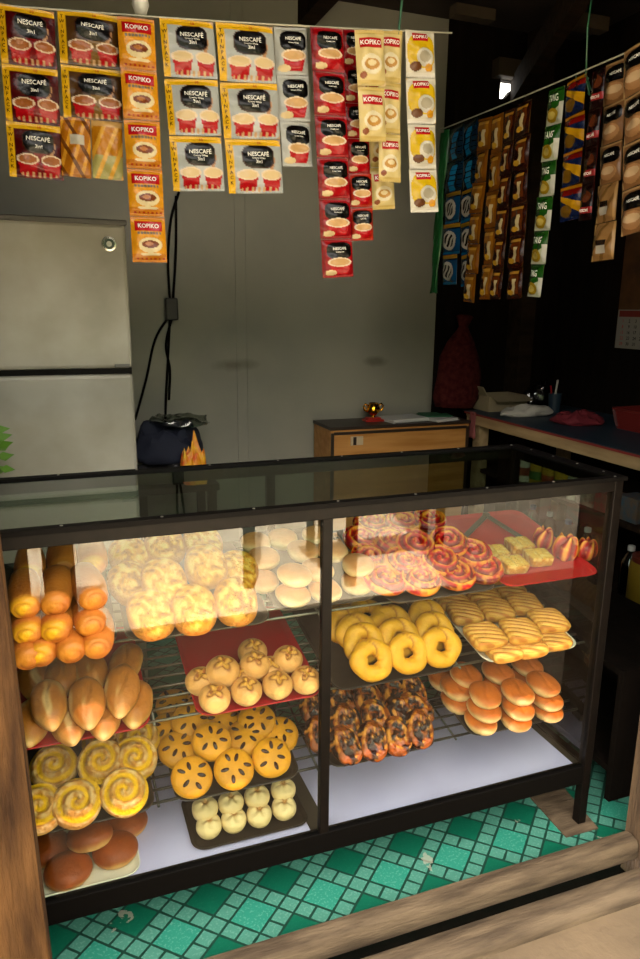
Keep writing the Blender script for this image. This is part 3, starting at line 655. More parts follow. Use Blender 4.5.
for px, py, l, wh in ((215, 700, 0, 'front row, first from the left rim'), (247, 693, 0, 'front row, second from the left rim'), (278, 687, 0, 'front row, third from the left rim'), (306, 682, 0, 'front row, in the right corner'),
    (201, 683, 0, 'second row at the left rim'), (223, 673, .024, 'second row, raised, largest'), (255, 667, .026, 'second row, raised in the middle'), (288, 661, .024, 'second row, raised at the right'), (253, 654, .022, 'rearmost in the middle'),
    (238, 680, 0, 'bottom layer, under the raised pair'), (272, 672, 0, 'bottom layer, behind the front row')):
    bread('star', 'star', px, py, l, wh, yaw=random.uniform(-30, 30), s=.98 if 'largest' not in wh else 1.08, rx=10)
for px, py, l, rx, wh in ((372, 663, 0, 48, 'front of the left row'), (364, 646, .012, 46, 'second in the left row'), (357, 636, .02, 44, 'third in the left row'), (345, 628, .02, 40, 'fourth in the left row'),
    (408, 656, 0, 50, 'front of the middle row'), (399, 640, .012, 46, 'second in the middle row'), (392, 627, .015, 42, 'third in the middle row'), (441, 650, 0, 54, 'front of the right row'), (434, 634, .01, 48, 'second in the right row'), (427, 621, .012, 44, 'third in the right row'),
    (367, 617, .058, 12, 'lying flat on top of the rows'), (338, 617, .015, 15, 'rearmost beside the mullion')):
    bread('ring', 'ring', px, py, l, wh, rx=rx, yaw=random.uniform(-8, 8), s=1.0 if rx > 20 else .95)
for px, py, l, wh in ((502, 652, 0, 'bottom layer at the front, first'), (527, 648, 0, 'bottom layer at the front, second'), (551, 641, 0, 'bottom layer at the front corner'),
    (485, 639, .026, 'front row, first'), (520, 634, .03, 'front row, middle'), (548, 624, .026, 'front row, at the right rim'), (465, 616, .012, 'second row, at the left rim'), (496, 613, .016, 'second row, middle'), (524, 607, .016, 'second row, at the right rim'),
    (451, 602, .006, 'third row, at the left rim'), (481, 597, .01, 'third row, middle'), (508, 591, .01, 'third row, at the right rim')):
    bread('lined', 'lined', px, py, l, wh, yaw=random.uniform(-6, 6)-4, s=.98 if l < .02 else 1.02)
for px, py, l, rx, wh in ((40, 812, 0, 14, 'front row, half behind the weathered plank'), (77, 806, 0, 16, 'front row, second from the plank'), (124, 795, 0, 18, 'front row, at the inner rim'), (54, 770, .012, 14, 'second row, nearest the plank'), (101, 765, .02, 18, 'second row, raised in the middle'),
    (135, 762, .01, 20, 'second row, at the inner rim'), (138, 742, .0, 10, 'third row, at the inner rim'), (105, 745, .0, 0, 'third row, in the middle')):
    bread('spiral', 'spiral', px, py, l, wh, rx=rx, yaw=random.uniform(0, 360))
for px, py, l, rx, wh in ((192, 780, 0, 16, 'front row, left'), (234, 772, 0, 16, 'front row, middle'), (272, 760, 0, 18, 'front row, right'), (178, 752, 0, 8, 'second row, at the left rim'), (212, 744, .03, 16, 'raised on the second row'), (245, 741, .01, 10, 'second row, middle'),
    (257, 724, .025, 16, 'raised behind the right front one'), (280, 737, .0, 8, 'second row, at the right rim'), (170, 732, 0, 6, 'third row, at the left rim'), (190, 724, .025, 12, 'third row, raised'), (222, 723, .02, 8, 'third row, middle'), (174, 708, .01, 4, 'rearmost at the left rim'), (205, 706, .015, 4, 'rearmost, second from the left rim')):
    bread('raisin', 'raisin', px, py, l, wh, rx=rx, yaw=random.uniform(0, 360), s=1.02)
xs = [(346, 373, 397, 419), (345, 376, 401, 416), (340, 368, 395, 412), (336, 360, 384, 400), (330, 352, 375, 390)]
ys = [(748, 744, 739, 732), (726, 721, 716, 712), (706, 702, 697, 694), (688, 685, 681, 678), (672, 669, 666, 664)]
rn = ('front', 'second', 'third', 'fourth', 'rearmost'); cn = ('first from the mullion', 'second from the mullion', 'third from the mullion', 'at the right rim')
for r in range(5):
    for c in range(4):
        bread('nut', 'nut', xs[r][c], ys[r][c], .004+.013*min(r, 2)+.004*(c % 2), rn[r]+' row, '+cn[c], rx=20, yaw=random.uniform(-25, 25), s=.92)
for px, py, l, wh in ((320, 738, 0, 'front row, seen left of the mullion'), (314, 712, .01, 'second row, seen left of the mullion'), (311, 690, .01, 'third row, seen left of the mullion')):
    bread('nut', 'nut', px, py, l, wh, rx=16, s=.9)
for px, py, l, wh in ((481, 723, 0, 'bottom of the first front stack'), (484, 711, .038, 'middle of the first front stack'), (485, 697, .076, 'top of the first front stack'), (515, 720, 0, 'bottom of the second front stack'), (518, 709, .038, 'middle of the second front stack'), (518, 694, .076, 'top of the second front stack'),
    (546, 711, 0, 'bottom of the stack at the right rim'), (546, 700, .038, 'middle of the stack at the right rim'), (543, 686, .076, 'top of the stack at the right rim'), (457, 703, 0, 'bottom of the left rim stack'), (457, 690, .036, 'second in the left rim stack'), (466, 677, .068, 'top behind the first stack'), (498, 674, .072, 'top behind the second stack'),
    (527, 667, .07, 'top at the back by the right rim'), (443, 681, .02, 'rearmost at the left rim'), (470, 690, .034, 'middle layer behind the first stack'), (500, 688, .036, 'middle layer behind the second stack'), (527, 680, .034, 'middle layer at the back by the right rim')):
    bread('soft', 'soft', px, py, l, wh, yaw=random.uniform(-12, 12), s=.93)
for px, py, l, rx, wh in ((68, 876, 0, 0, 'front one with a pale side, beside the weathered plank'), (115, 855, 0, 0, 'at the inner tray corner'), (48, 854, 0, 0, 'half hidden by the weathered plank'), (89, 841, .035, -14, 'lying across the others, pale side up'), (126, 828, 0, 0, 'rearmost at the inner rim')):
    bread('round', 'round', px, py, l, wh, rx=rx, yaw=random.uniform(0, 360))
for i in range(4):
    cnn = ('first', 'second', 'third', 'fourth')[i]
    bread('small', 'small', (209, 234, 259, 284)[i], (828, 822, 817, 810)[i], 0, 'bottom layer, %s from the left rim' % cnn, rx=12, yaw=i*40, s=.98)
    bread('small', 'small', (205, 231, 257, 283)[i], (811, 805, 799, 792)[i], .03, 'upper layer, %s from the left rim' % cnn, rx=12, yaw=i*70, s=1.0)

# ------------------------------------------------------------------ hanging sachets
FONT_CACHE = {}
def text_geo(s):
    """flat lettering as (verts, faces), height 1, centred"""
    if s not in FONT_CACHE:
        cu = bpy.data.curves.new('lettering', 'FONT'); cu.body = s; cu.resolution_u = 2; cu.offset = .012; ob = bpy.data.objects.new('lettering', cu); COL.objects.link(ob)
        me = bpy.data.meshes.new_from_object(ob.evaluated_get(bpy.context.evaluated_depsgraph_get()))
        vs = np.array([v.co[:2] for v in me.vertices]); fs = [tuple(p.vertices) for p in me.polygons]
        bpy.data.objects.remove(ob); bpy.data.curves.remove(cu); bpy.data.meshes.remove(me)
        lo, hi = vs.min(0), vs.max(0); vs = (vs-(lo+hi)/2)/max(hi[1]-lo[1], 1e-6); FONT_CACHE[s] = (vs, fs)
    return FONT_CACHE[s]
W_, K_, RED, YEL = '#f1ece0', '#120d0b', '#c01522', '#ecbe22'
def ell(u, v, cu, cv, ru, rv, n=2): return (np.abs((u-cu)/ru)**n+np.abs((v-cv)/rv)**n) < 1
def put(C, mask, h): C[mask] = lin(h) if isinstance(h, str) else h
def cupart(C, u, v, cx, top, rw, ht, body=RED, coffee='#e0b071', ry=.1):
    k = np.clip((v-top)/ht, 0, 1); put(C, (np.abs(u-cx) < rw*(1-.28*k)) & (v > top) & (v < top+ht), body)
    put(C, ell(u, v, cx, top, rw*1.08, ry), '#f2dcc0'); put(C, ell(u, v, cx, top, rw*.9, ry*.78), coffee)
def art_twin(bgc, bg2, latte=False):
    def f(u, v):
        C = np.tile(lin(bgc), u.shape+(1,)); put(C, (v > .55) & (np.sin(u*9+v*4) > .1), bg2)
        put(C, ell(u, v, .78, .5, .1, .3) & (np.sin(u*40+v*14) > .2), '#c89a72')
        put(C, ell(u, v, .56, .33, .30, .22, 3) & (v < .55), K_); put(C, ell(u, v, .56, .33, .30, .22, 3) & ~ell(u, v, .56, .325, .275, .2, 3), '#4a2a1c')
        cupart(C, u, v, .35, .66, .19, .30, RED, '#e8cfa0' if latte else '#b0703a'); cupart(C, u, v, .79, .66, .18, .30, RED, '#e8cfa0' if latte else '#b0703a')
        put(C, ell(u, v, .56, .93, .35, .05) & (np.sin(u*60) > .2), '#d8b48a')
        put(C, u < .13, YEL); put(C, v < .125, YEL)
        return C
    T_ = [('NESCAFÉ', .56, .27, .10, W_), ('3in1', .56, .42, .065, W_), ('10', .6, .063, .06, '#b02015')]
    T_ += [(c, .065, .14+.095*i, .065, '#3a2408') for i, c in enumerate('TWINPACK')]
    if latte: T_.append(('Creamy White', .56, .36, .045, W_))
    return f, T_
def art_single(bgc, latte):
    def f(u, v):
        C = np.tile(lin(bgc), u.shape+(1,))
        put(C, ell(u, v, .55, .30, .40, .22, 3.2), K_)
        cupart(C, u, v, .55, .60, .36, .32, RED, '#d9b27c', .12); put(C, ell(u, v, .25, .87, .2, .07), '#e9d2a4')
        if not latte: put(C, (u < .1), '#8c1018')
        return C
    return f, [('NESCAFÉ', .55, .24, .085, W_), ('Creamy White' if latte else 'Creamy Latte', .55, .34, .04, W_)]
def art_kopiko(bgc, bg2, cupc, sub):
    def f(u, v):
        C = np.tile(lin(bgc), u.shape+(1,)); put(C, v > .82, bg2); put(C, v < .06, bg2)
        put(C, (np.abs(u-.5) < .40) & (np.abs(v-.2) < .105), RED)
        put(C, (np.abs(u-.52) < .36) & (v > .33) & (v < .39) & (np.sin(u*70) > -.5), '#8c8578')
        put(C, ell(u, v, .53, .62, .34, .17), cupc); put(C, ell(u, v, .53, .60, .25, .085), '#8a4a22'); put(C, ell(u, v, .5, .59, .12, .04), '#c88a52'); put(C, ell(u, v, .53, .82, .3, .035), cupc)
        put(C, (np.abs(v-.92) < .02) & (u > .12) & (np.sin(u*50) > 0), '#b03a20')
        return C
    return f, [('KOPIKO', .5, .2, .095, W_), (sub, .52, .36, .035, '#6a5a48')]
def art_lemon(u, v):
    C = np.tile(lin('#dcd6c4'), u.shape+(1,)); put(C, ell(u, v, .5, .46, .47, .36, 3), '#d9b91c'); put(C, ell(u, v, .62, .58, .3, .2), '#d8d2c2'); put(C, ell(u, v, .62, .56, .2, .12), '#b7ae98')
    put(C, (np.abs(u-.48) < .27) & (np.abs(v-.15) < .085), RED); put(C, ell(u, v, .3, .78, .2, .1), '#7a5030'); put(C, ell(u, v, .75, .8, .13, .09), '#d8a02a'); put(C, v > .9, '#e6e1d4'); return C
def art_goldback(u, v):
    C = np.tile(lin('#b9791a'), u.shape+(1,)); put(C, (np.sin(u*17+v*9) > .55), '#e3a93a'); put(C, (np.sin(u*11-v*13) > .7), '#7a4a0c'); put(C, (v > .3) & (v < .46) & (u > .3) & (u < .78), '#c9c2b0'); return C
def art_goldback2(u, v):
    C = np.tile(lin('#c98a1c'), u.shape+(1,)); put(C, v > .62, '#b8b070'); put(C, (np.sin(u*15+v*12) > .5), '#e8b448'); put(C, v < .16, '#d8b070'); return C
def art_cream(u, v):
    C = np.tile(lin('#e3cf94'), u.shape+(1,)); put(C, (v < .08) | (v > .9), '#d8bf78'); put(C, (np.abs(u-.5) < .37) & (np.abs(v-.24) < .085), RED); put(C, ell(u, v, .5, .62, .36, .18), '#f0e4c4'); put(C, ell(u, v, .5, .62, .26, .1), '#c99a50'); put(C, ell(u, v, .5, .6, .14, .05), '#ead9ae'); put(C, ell(u, v, .2, .82, .12, .06), '#9c5a34'); return C
def art_blue(u, v):
    C = np.tile(lin('#155a86'), u.shape+(1,)); put(C, v < .13, '#c9a02a'); put(C, (v > .13) & (v < .18), '#0e3550'); put(C, ell(u, v, .5, .55, .36, .32), '#d6d2c8'); put(C, ell(u, v, .5, .55, .24, .22) & (np.sin(u*30+v*20) > -.1), '#3a2a22'); put(C, v > .92, '#1b83b5'); return C
def art_bluedark(u, v):
    C = np.tile(lin('#123a52'), u.shape+(1,)); put(C, (u > .6-.3*v) & (u < .85-.2*v) & (v > .2), '#1f9ad0'); put(C, (np.sin(v*40) > .9), '#0c2230'); put(C, v < .1, '#2a3a30'); return C
def art_choco(g):
    def f(u, v):
        C = np.tile(lin('#9a6218' if g else '#4a1f0c'), u.shape+(1,)); put(C, (np.abs(u-.5) < .36) & (v > .16) & (v < .84), '#b5802c' if g else '#7a4212'); put(C, (np.abs(u-.5) < .36) & (v > .12) & (v < .2), '#d9a848'); put(C, (np.abs(u-.66+.12*v) < .1) & (v > .36) & (v < .86), '#e8d6a8'); put(C, ell(u, v, .34, .55, .14, .16), '#3a1a0c'); put(C, ell(u, v, .38, .8, .22, .08), '#e0b53a'); return C
    return f
def art_tang(u, v):
    C = np.tile(lin('#cfd3b4'), u.shape+(1,)); put(C, v < .52+.1*np.sin(u*4), '#2f6a22'); put(C, (v > .5) & ell(u, v, .42, .74, .34, .2), '#b99a2a'); put(C, ell(u, v, .42, .74, .2, .11), '#d9c46a'); put(C, (u > .8) & (v > .4), '#e8e6da'); put(C, v > .93, '#dcdcc8'); return C
def art_fish(u, v):
    C = np.tile(lin('#8c1f12'), u.shape+(1,)); put(C, v > .28, '#1f2f5a'); put(C, (v > .22+.3*u) & (v < .34+.5*u), '#d9a81c'); put(C, ell(u, v, .35, .72, .3, .18), '#8c6a20'); put(C, v < .1, '#c9901c'); return C
def art_dark(u, v):
    C = np.tile(lin('#2a0f0c'), u.shape+(1,)); put(C, (np.abs(v-.72) < .09) & (u > .15), '#a83a3a'); put(C, ell(u, v, .6, .35, .3, .16), '#6a3a20'); return C
def art_tan(u, v):
    C = np.tile(lin('#a57c52'), u.shape+(1,)); put(C, ell(u, v, .55, .30, .42, .2, 3.2), K_); put(C, ell(u, v, .5, .72, .4, .2), '#c69a6c'); put(C, ell(u, v, .5, .68, .3, .1), '#e2c39a'); put(C, (v < .05) | (u < .05), '#c9a878'); return C
def art_tanback(u, v):
    C = np.tile(lin('#b08a58'), u.shape+(1,)); put(C, (np.sin(u*12+v*9) > .6), '#94713f'); put(C, (v > .45) & (v < .62) & (np.abs(u-.5) < .2), '#3a2a1c'); put(C, (v > .6) & (v < .82) & (np.abs(u-.5) < .2), '#c9c2b2'); put(C, (u < .08) | (u > .92), '#cfa970'); return C
N2 = [('NESCAFÉ', .55, .28, .085, W_)]
ARTS = {
 'twin_red': art_twin('#5a0f12', '#8c1418'), 'twin_brown': art_twin('#5f4220', '#8c6a2a'), 'twin_white': art_twin('#b9bcb8', '#cfd0cc', True),
 'single_white': art_single('#c4c4be', True), 'single_red': art_single('#a3121c', False), 'kopiko': art_kopiko('#e2a326', '#d08a22', '#eddcae', 'BROWN COFFEE'),
 'cream': (art_cream, [('KOPIKO', .5, .24, .085, W_)]), 'lemon': (art_lemon, [('KOPIKO', .48, .15, .075, W_)]),
 'goldback': (art_goldback, []), 'goldback2': (art_goldback2, []), 'blue': (art_blue, []), 'bluedark': (art_bluedark, []), 'gold': (art_choco(True), []), 'choco': (art_choco(False), []),
 'tang': (art_tang, [('TANG', .48, .27, .2, W_)]), 'fish': (art_fish, []), 'dark': (art_dark, [('NESCAFÉ', .55, .72, .1, W_)]), 'tan': (art_tan, N2), 'tanback': (art_tanback, []),
 'mocha': (lambda u, v: art_single('#b5371c', False)[0](u, v), [('NESCAFÉ', .55, .24, .085, W_), ('LATTE', .55, .34, .05, W_)]),
}
def sachet_mesh(art, w_, h_, seed=0, puff=1.):
    fn, texts = ARTS[art]; nx, ny = 44, 56; m = MB(); rnd = random.Random(seed); a1, a2, a3 = [rnd.uniform(0, 6) for _ in range(3)]
    t = .013*puff*min(1, w_/.1)
    u = np.linspace(0, 1, nx+1); v = np.linspace(0, 1, ny+1); U, V = np.meshgrid(u, v)
    def bulge(U, V):
        s = np.clip((1-np.abs(2*U-1)**3)*(1-np.abs(2*np.clip((V-.05)/.9, 0, 1)-1)**4), 0, 1)
        return t*s+.0022*np.sin(U*9+V*5+a1)*s+.0016*np.sin(V*17-U*6+a2)*s+.0018*np.sin(U*4+V*2+a3)
    B = bulge(U, V); C = fn(U, V)**1.2*(.36 if art in SHADED else .50); crimp = ((V < .035) | (V > .965)) & (np.sin(U*160) > 0); C[crimp] = C[crimp]*.8
    front = np.stack([(U-.5)*w_, -B, -V*h_], -1).reshape(-1, 3); back = np.stack([(U-.5)*w_, .6*np.abs(B)*0+.0015+.5*t*np.clip((1-np.abs(2*U-1)**3)*(1-np.abs(2*V-1)**4), 0, 1), -V*h_], -1).reshape(-1, 3)
    n1 = nx+1; fs = [(j*n1+i, (j+1)*n1+i, (j+1)*n1+i+1, j*n1+i+1) for j in range(ny) for i in range(nx)]
    off = n1*(ny+1); fs += [tuple(off+k for k in f[::-1]) for f in fs[:]]
    ed = [i for i in range(n1)]+[j*n1+nx for j in range(1, ny+1)]+[ny*n1+i for i in range(nx-1, -1, -1)]+[j*n1 for j in range(ny-1, 0, -1)]
    fs += [(ed[k], ed[(k+1) % len(ed)], off+ed[(k+1) % len(ed)], off+ed[k]) for k in range(len(ed))]
    m.add(np.vstack([front, back]), fs, np.vstack([C.reshape(-1, 3), np.tile(C.reshape(-1, 3).mean(0), (n1*(ny+1), 1))]))
    me = m.mesh('sachet', 40, True, [M['print']])
    # lettering lies just proud of the foil
    if texts:
        vs, fs, cs = [], [], []
        for s, tu, tv, th, colr in texts:
            tvs, tfs = text_geo(s); H = th*h_; P = tvs*H; 
            mw = w_*.56 if len(s) > 2 else w_
            wd = P[:, 0].max()-P[:, 0].min()
            if s == 'KOPIKO': mw = w_*.7
            if wd > mw: P[:, 0] *= mw/wd
            X = P[:, 0]+(tu-.5)*w_; Z = P[:, 1]-tv*h_; Bz = bulge(X/w_+.5, -Z/h_)
            o = len(vs); vs += [(x, -b-.0012, z) for x, b, z in zip(X, Bz, Z)]; fs += [tuple(i+o for i in f) for f in tfs]; cs += [lin(colr)*.6]*len(tvs)
        bm = bmesh.new(); bm.from_mesh(me); lay = bm.verts.layers.float_color['print']
        nv = [bm.verts.new(p) for p in vs]
        for x, c in zip(nv, cs): x[lay] = (*c, 1)
        for f in fs:
            try: bm.faces.new([nv[i] for i in f])
            except ValueError: pass
        bm.to_mesh(me); bm.free()
    return me
SMESH = {}
SHADED = ('blue', 'bluedark', 'gold', 'choco', 'tang', 'fish', 'dark', 'tan', 'tanback')  # side-line arts: the weaker light there is darkened into the foil colour
def strip(plane, TL, TR, BL, arts, label, group, dy=0., gap=.0, twist=0.):
    un = (lambda p: onY(p[0], p[1], plane[1])) if plane[0] == 'Y' else (lambda p: onX(p[0], p[1], plane[1]))
    a, b, c = un(TL), un(TR), un(BL)
    n = len(arts); w_ = (b-a).length; H = (a-c).length; X = (b-a).normalized(); Zv = (a-c).normalized()
    Xh = Vector((X.x, X.y, 0)).normalized(); Yv = Zv.cross(Xh).normalized(); X = Yv.cross(Zv)
    R = Matrix((X, Yv, Zv)).transposed().to_4x4()
    root = empty('sachet_strip'); root.matrix_world = Matrix.Translation((a+b)/2) @ R
    tag(root, label, 'sachet strip', group)
    pitch = H/n
    for i, art in enumerate(arts):
        key = (art, round(w_, 2), round(pitch, 2), i % 3)
        if key not in SMESH: SMESH[key] = sachet_mesh(art, w_, pitch*.985, hash(art) % 97+i)
        o = link('sachet', SMESH[key], parent=root, loc=(0, 0, -pitch*i), rot=(random.uniform(-.05, .05), 0, random.uniform(-.08, .08)+twist))
    return root
F = 'coffee sachet strips hanging at the shop front'
PY = ('Y', .5)
strip(PY, (-3, 4), (54, 11), (10, 178), ['twin_red']*3, 'dark red twin sachets hanging outermost by the weathered plank', F)
strip(PY, (57, 9), (118, 16), (64, 119), ['twin_brown']*2, 'brown twin sachets hanging above the fridge', F)
strip(PY, (60, 117), (90, 118), (62, 178), ['goldback'], 'single gold sachet shown from its back, with a barcode patch', F)
strip(PY, (91, 117), (122, 119), (93, 180), ['goldback2'], 'single gold and green sachet beside the orange strip', F)
strip(('Y', .47), (117, 17), (154, 19), (133, 264), ['kopiko']*5, 'long strip of five orange coffee sachets reaching the fridge', F)
strip(PY, (159, 17), (213, 23), (174, 191), ['twin_white']*3, 'silver white twin sachets next to the orange strip', F)
strip(PY, (215, 22), (273, 27), (229, 194), ['twin_white']*3, 'silver white twin sachets, second column from the orange strip', F)
strip(('Y', .52), (274, 26), (306, 29), (282, 167), ['single_white']*3, 'silver white single sachets between twin columns and red strip', F)
strip(('Y', .49), (310, 27), (343, 29), (323, 279), ['single_red']*6, 'long strip of six red coffee sachets', F)
strip(('Y', .53), (341, 28), (366, 31), (350, 241), ['single_red']*4+['mocha']*2, 'red and brown sachet strip half behind the cream strip', F)
strip(('Y', .46), (355, 29), (383, 31), (360, 142), ['cream']*2, 'short strip of two cream sachets in front', F)
strip(('Y', .50), (379, 29), (402, 31), (378, 183), ['cream']*3, 'cream sachet strip behind the short cream pair', F)
strip(('Y', .55), (362, 32), (386, 34), (373, 210), ['cream']*4, 'rearmost cream sachet strip, mostly hidden', F)
strip(PY, (405, 30), (434, 31), (410, 214), ['lemon']*4, 'strip of four yellow and white sachets at the line end', F)
G = 'sachet strips on the side line'
PX = ('X', .15)
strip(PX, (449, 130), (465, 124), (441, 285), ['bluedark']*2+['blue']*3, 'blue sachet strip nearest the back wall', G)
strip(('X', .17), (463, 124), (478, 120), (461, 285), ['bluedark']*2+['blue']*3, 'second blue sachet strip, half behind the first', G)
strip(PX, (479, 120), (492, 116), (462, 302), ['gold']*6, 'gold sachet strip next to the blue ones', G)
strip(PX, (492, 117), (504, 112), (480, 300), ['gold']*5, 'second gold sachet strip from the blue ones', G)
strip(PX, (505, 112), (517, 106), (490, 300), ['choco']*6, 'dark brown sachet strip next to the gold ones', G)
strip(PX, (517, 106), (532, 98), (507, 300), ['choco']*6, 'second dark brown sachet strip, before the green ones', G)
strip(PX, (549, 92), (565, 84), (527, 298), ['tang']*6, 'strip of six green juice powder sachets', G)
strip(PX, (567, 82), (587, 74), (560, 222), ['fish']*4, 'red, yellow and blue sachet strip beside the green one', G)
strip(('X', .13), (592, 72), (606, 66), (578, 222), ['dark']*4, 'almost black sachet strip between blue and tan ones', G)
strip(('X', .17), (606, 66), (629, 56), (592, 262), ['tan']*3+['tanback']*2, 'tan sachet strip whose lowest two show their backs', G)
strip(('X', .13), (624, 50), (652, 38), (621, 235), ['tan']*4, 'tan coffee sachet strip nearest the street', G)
# lines, cords and green bags
a, b = onY(-40, 2, .5), onY(452, 33, .5)
tag(MB().tube([a+(b-a)*i/12+Vector((0, 0, -.006*math.sin(PI*i/12))) for i in range(13)], .0022, 6).build('hanging_line', M['string'], smooth=True), 'thin line carrying the front sachet strips', 'line')
a, b = onX(440, 130, .15), onX(660, 38, .15)
tag(MB().tube([a+(b-a)*i/12+Vector((0, 0, -.004*math.sin(PI*i/12))) for i in range(13)], .0022, 6).build('hanging_line', M['string'], smooth=True), 'thin line carrying the side sachet strips', 'line')
a = onX(594, -20, .15); b = onX(586, 75, .15)
cd = MB().tube([a, (a+b)/2+Vector((0, .01, 0)), b], .0025, 6)
for i in range(5): cd.tube([b, b+Vector((0, .03*math.cos(i*1.3), -.02-.012*i)), b+Vector((0, .05*math.cos(i*1.3+.5), .01-.02*i))], .0022, 5)
tag(cd.build('tie_cord', M['green'], smooth=True), 'green cord knotted to the side line', 'cord')
a = onY(404, -20, .5); b = onY(399, 30, .5)
tag(MB().tube([a, (a+b)/2, b, b+Vector((-.01, 0, -.05))], .003, 6).build('tie_cord', M['green'], smooth=True), 'green cord tied to the front line by the cream sachets', 'cord')
a = onX(446, 131, .155); b = onX(434, 293, .155); gs = MB(); W2 = .05
vs = []; fs = []
for i in range(13):
    p = a+(b-a)*i/12
    for k in range(6): vs.append(p+Vector((.008*math.sin(k*2.1+i), W2*(k/5-.5), .003*math.sin(i*2+k))))
for i in range(12):
    for k in range(5): fs.append((i*6+k, i*6+k+1, (i+1)*6+k+1, (i+1)*6+k))
gb = gs.add(vs, fs).build('plastic_bag', mat('green film', '0f4a20', .3), smooth=True); gb.modifiers.new('thick', 'SOLIDIFY').thickness = .004
tag(gb, 'narrow green plastic bag strip beside the blue sachets', 'plastic bag')

# ------------------------------------------------------------------ fridge
fr = tag(empty('refrigerator', (-1.36, 1.0, 0)), 'silver two-door refrigerator with scuffed freezer door', 'refrigerator')
FW = .30; ZT, ZS = 1.645, 1.205
MB().box(-FW, FW, .06, .62, .03, ZT-.012).build('cabinet_body', M['fridge_body'], fr, bevel=.01)
MB().box(-FW, FW, .0, .055, ZS+.006, ZT).build('freezer_door', M['fridge'], fr, bevel=.012)
lowd = MB().box(-FW, FW, .0, .055, .10, ZS-.012).build('fridge_door', M['fridge'], fr, bevel=.012)
MB().box(-FW+.002, FW-.002, .012, .05, ZS-.013, ZS+.007).build('handle_groove', M['black'], fr)
MB().box(FW-.055, FW-.008, -.003, .01, ZS+.008, ZS+.02).build('hinge_cover', M['fridge_body'], fr, bevel=.002)
MB().box(-FW, FW, .004, .06, .03, .095).build('kick_plate', M['fridge_body'], fr)
for x in (-.25, .25):
    for y in (.08, .55): MB().lathe([(.02, 0), (.02, .03)], 12, (x, y, 0)).build('foot', M['black'], fr)
MB().box(-FW-.002, FW+.004, -.004, .058, ZT-.004, ZT+.012).build('top_cover', M['fridge_body'], fr, bevel=.004)
c = onY(109, 244, .998); eb = empty('badge'); eb.parent = fr; eb.location = c-Vector((-1.36, 1.0, 0)); eb.rotation_euler = (PI/2, 0, 0)
MB().lathe([(.021, 0), (.021, .003), (.016, .004), (.016, .002), (.001, .002)], 28).build('badge_disc', mat('badge chrome', 'a7a79b', .25, .9), eb, smooth=40)
MB().lathe([(.0155, .002), (.0155, .0035), (.001, .0036)], 24).build('badge_centre', mat('badge green', '2c3a2c', .3), eb)
MB().lathe([(.008, .0036), (.008, .0046), (.0055, .0046), (.0055, .0036)], 20).box(-.0012, .0012, -.0055, .0055, .0036, .0044).build('badge_mark', M['stud'], eb)
# leafy sprig peeking in beside the fridge door
ls = MB(); base = onY(-10, 470, .8)
for i in range(12):
    p = base+Vector((random.uniform(-.02, .03), random.uniform(-.02, .02), .012*i-.02)); a = random.uniform(-.9, .9); L = .045
    d = Vector((math.cos(a), random.uniform(-.4, .4), math.sin(a)*.8)).normalized(); s = Vector((0, 1, 0)).cross(d).normalized()*.012; q = Vector((0, .003, 0))
    vs = [p, p+d*L*.4+s, p+d*L, p+d*L*.4-s]; ls.add(vs+[x+q for x in vs], [(0, 1, 2, 3), (7, 6, 5, 4), (0, 4, 5, 1), (1, 5, 6, 2), (2, 6, 7, 3), (3, 7, 4, 0)])
lf = empty('leafy_plant', base+Vector((-.02, 0, -.30))); tag(lf, 'green leafy plant at the edge of the fridge door', 'plant')
ls.v = [tuple(Vector(v)-lf.location) for v in ls.v]
ls.build('leaves', mat('leaf green', '4f7a1e', .5), lf)['kind'] = 'stuff'
MB().tube([(0, 0, 0), (.01, 0, .2), (.02, 0, .42)], .004).build('stem', mat('stem green', '3c5a1e', .6), lf, smooth=True)
MB().lathe([(.025, -.50), (.035, -.06), (.03, .01)], 16).build('vase', M['fridge_body'], lf, smooth=40)

# ------------------------------------------------------------------ cables on the back wall
cab = tag(empty('extension_cable', (-.76, 2.09, 1.39)), 'black cables running to a plug on the grey wall', 'cable')
O = Vector((-.76, 2.09, 1.39)); cm = M['black']
def cable(pts): 
    P = [onY(*p, 2.088)-O for p in pts]
    Q = []
    for i in range(len(P)-1):
        for k in range(6):
            t = k/6; p0, p1, p2, p3 = P[max(i-1, 0)], P[i], P[i+1], P[min(i+2, len(P)-1)]
            Q.append(.5*((2*p1)+(-p0+p2)*t+(2*p0-5*p1+4*p2-p3)*t*t+(-p0+3*p1-3*p2+p3)*t**3))
    MB().tube(Q+[P[-1]], .006, 7).build('cord', cm, cab, smooth=True)
cable([(179, 192), (171, 220), (168, 260), (170, 300)]); cable([(170, 318), (168, 360), (166, 400), (165, 440)]); cable([(172, 318), (166, 345), (170, 370), (169, 400)]); cable([(168, 318), (155, 340), (146, 380), (135, 420)])
cable([(176, 196), (176, 250), (173, 300)])
MB().box(-.028, .028, -.035, .004, -.05, .05).build('plug', mat('black plug', '0f0d0c', .5), cab, loc=onY(171, 309, 2.088)-O, bevel=.006)

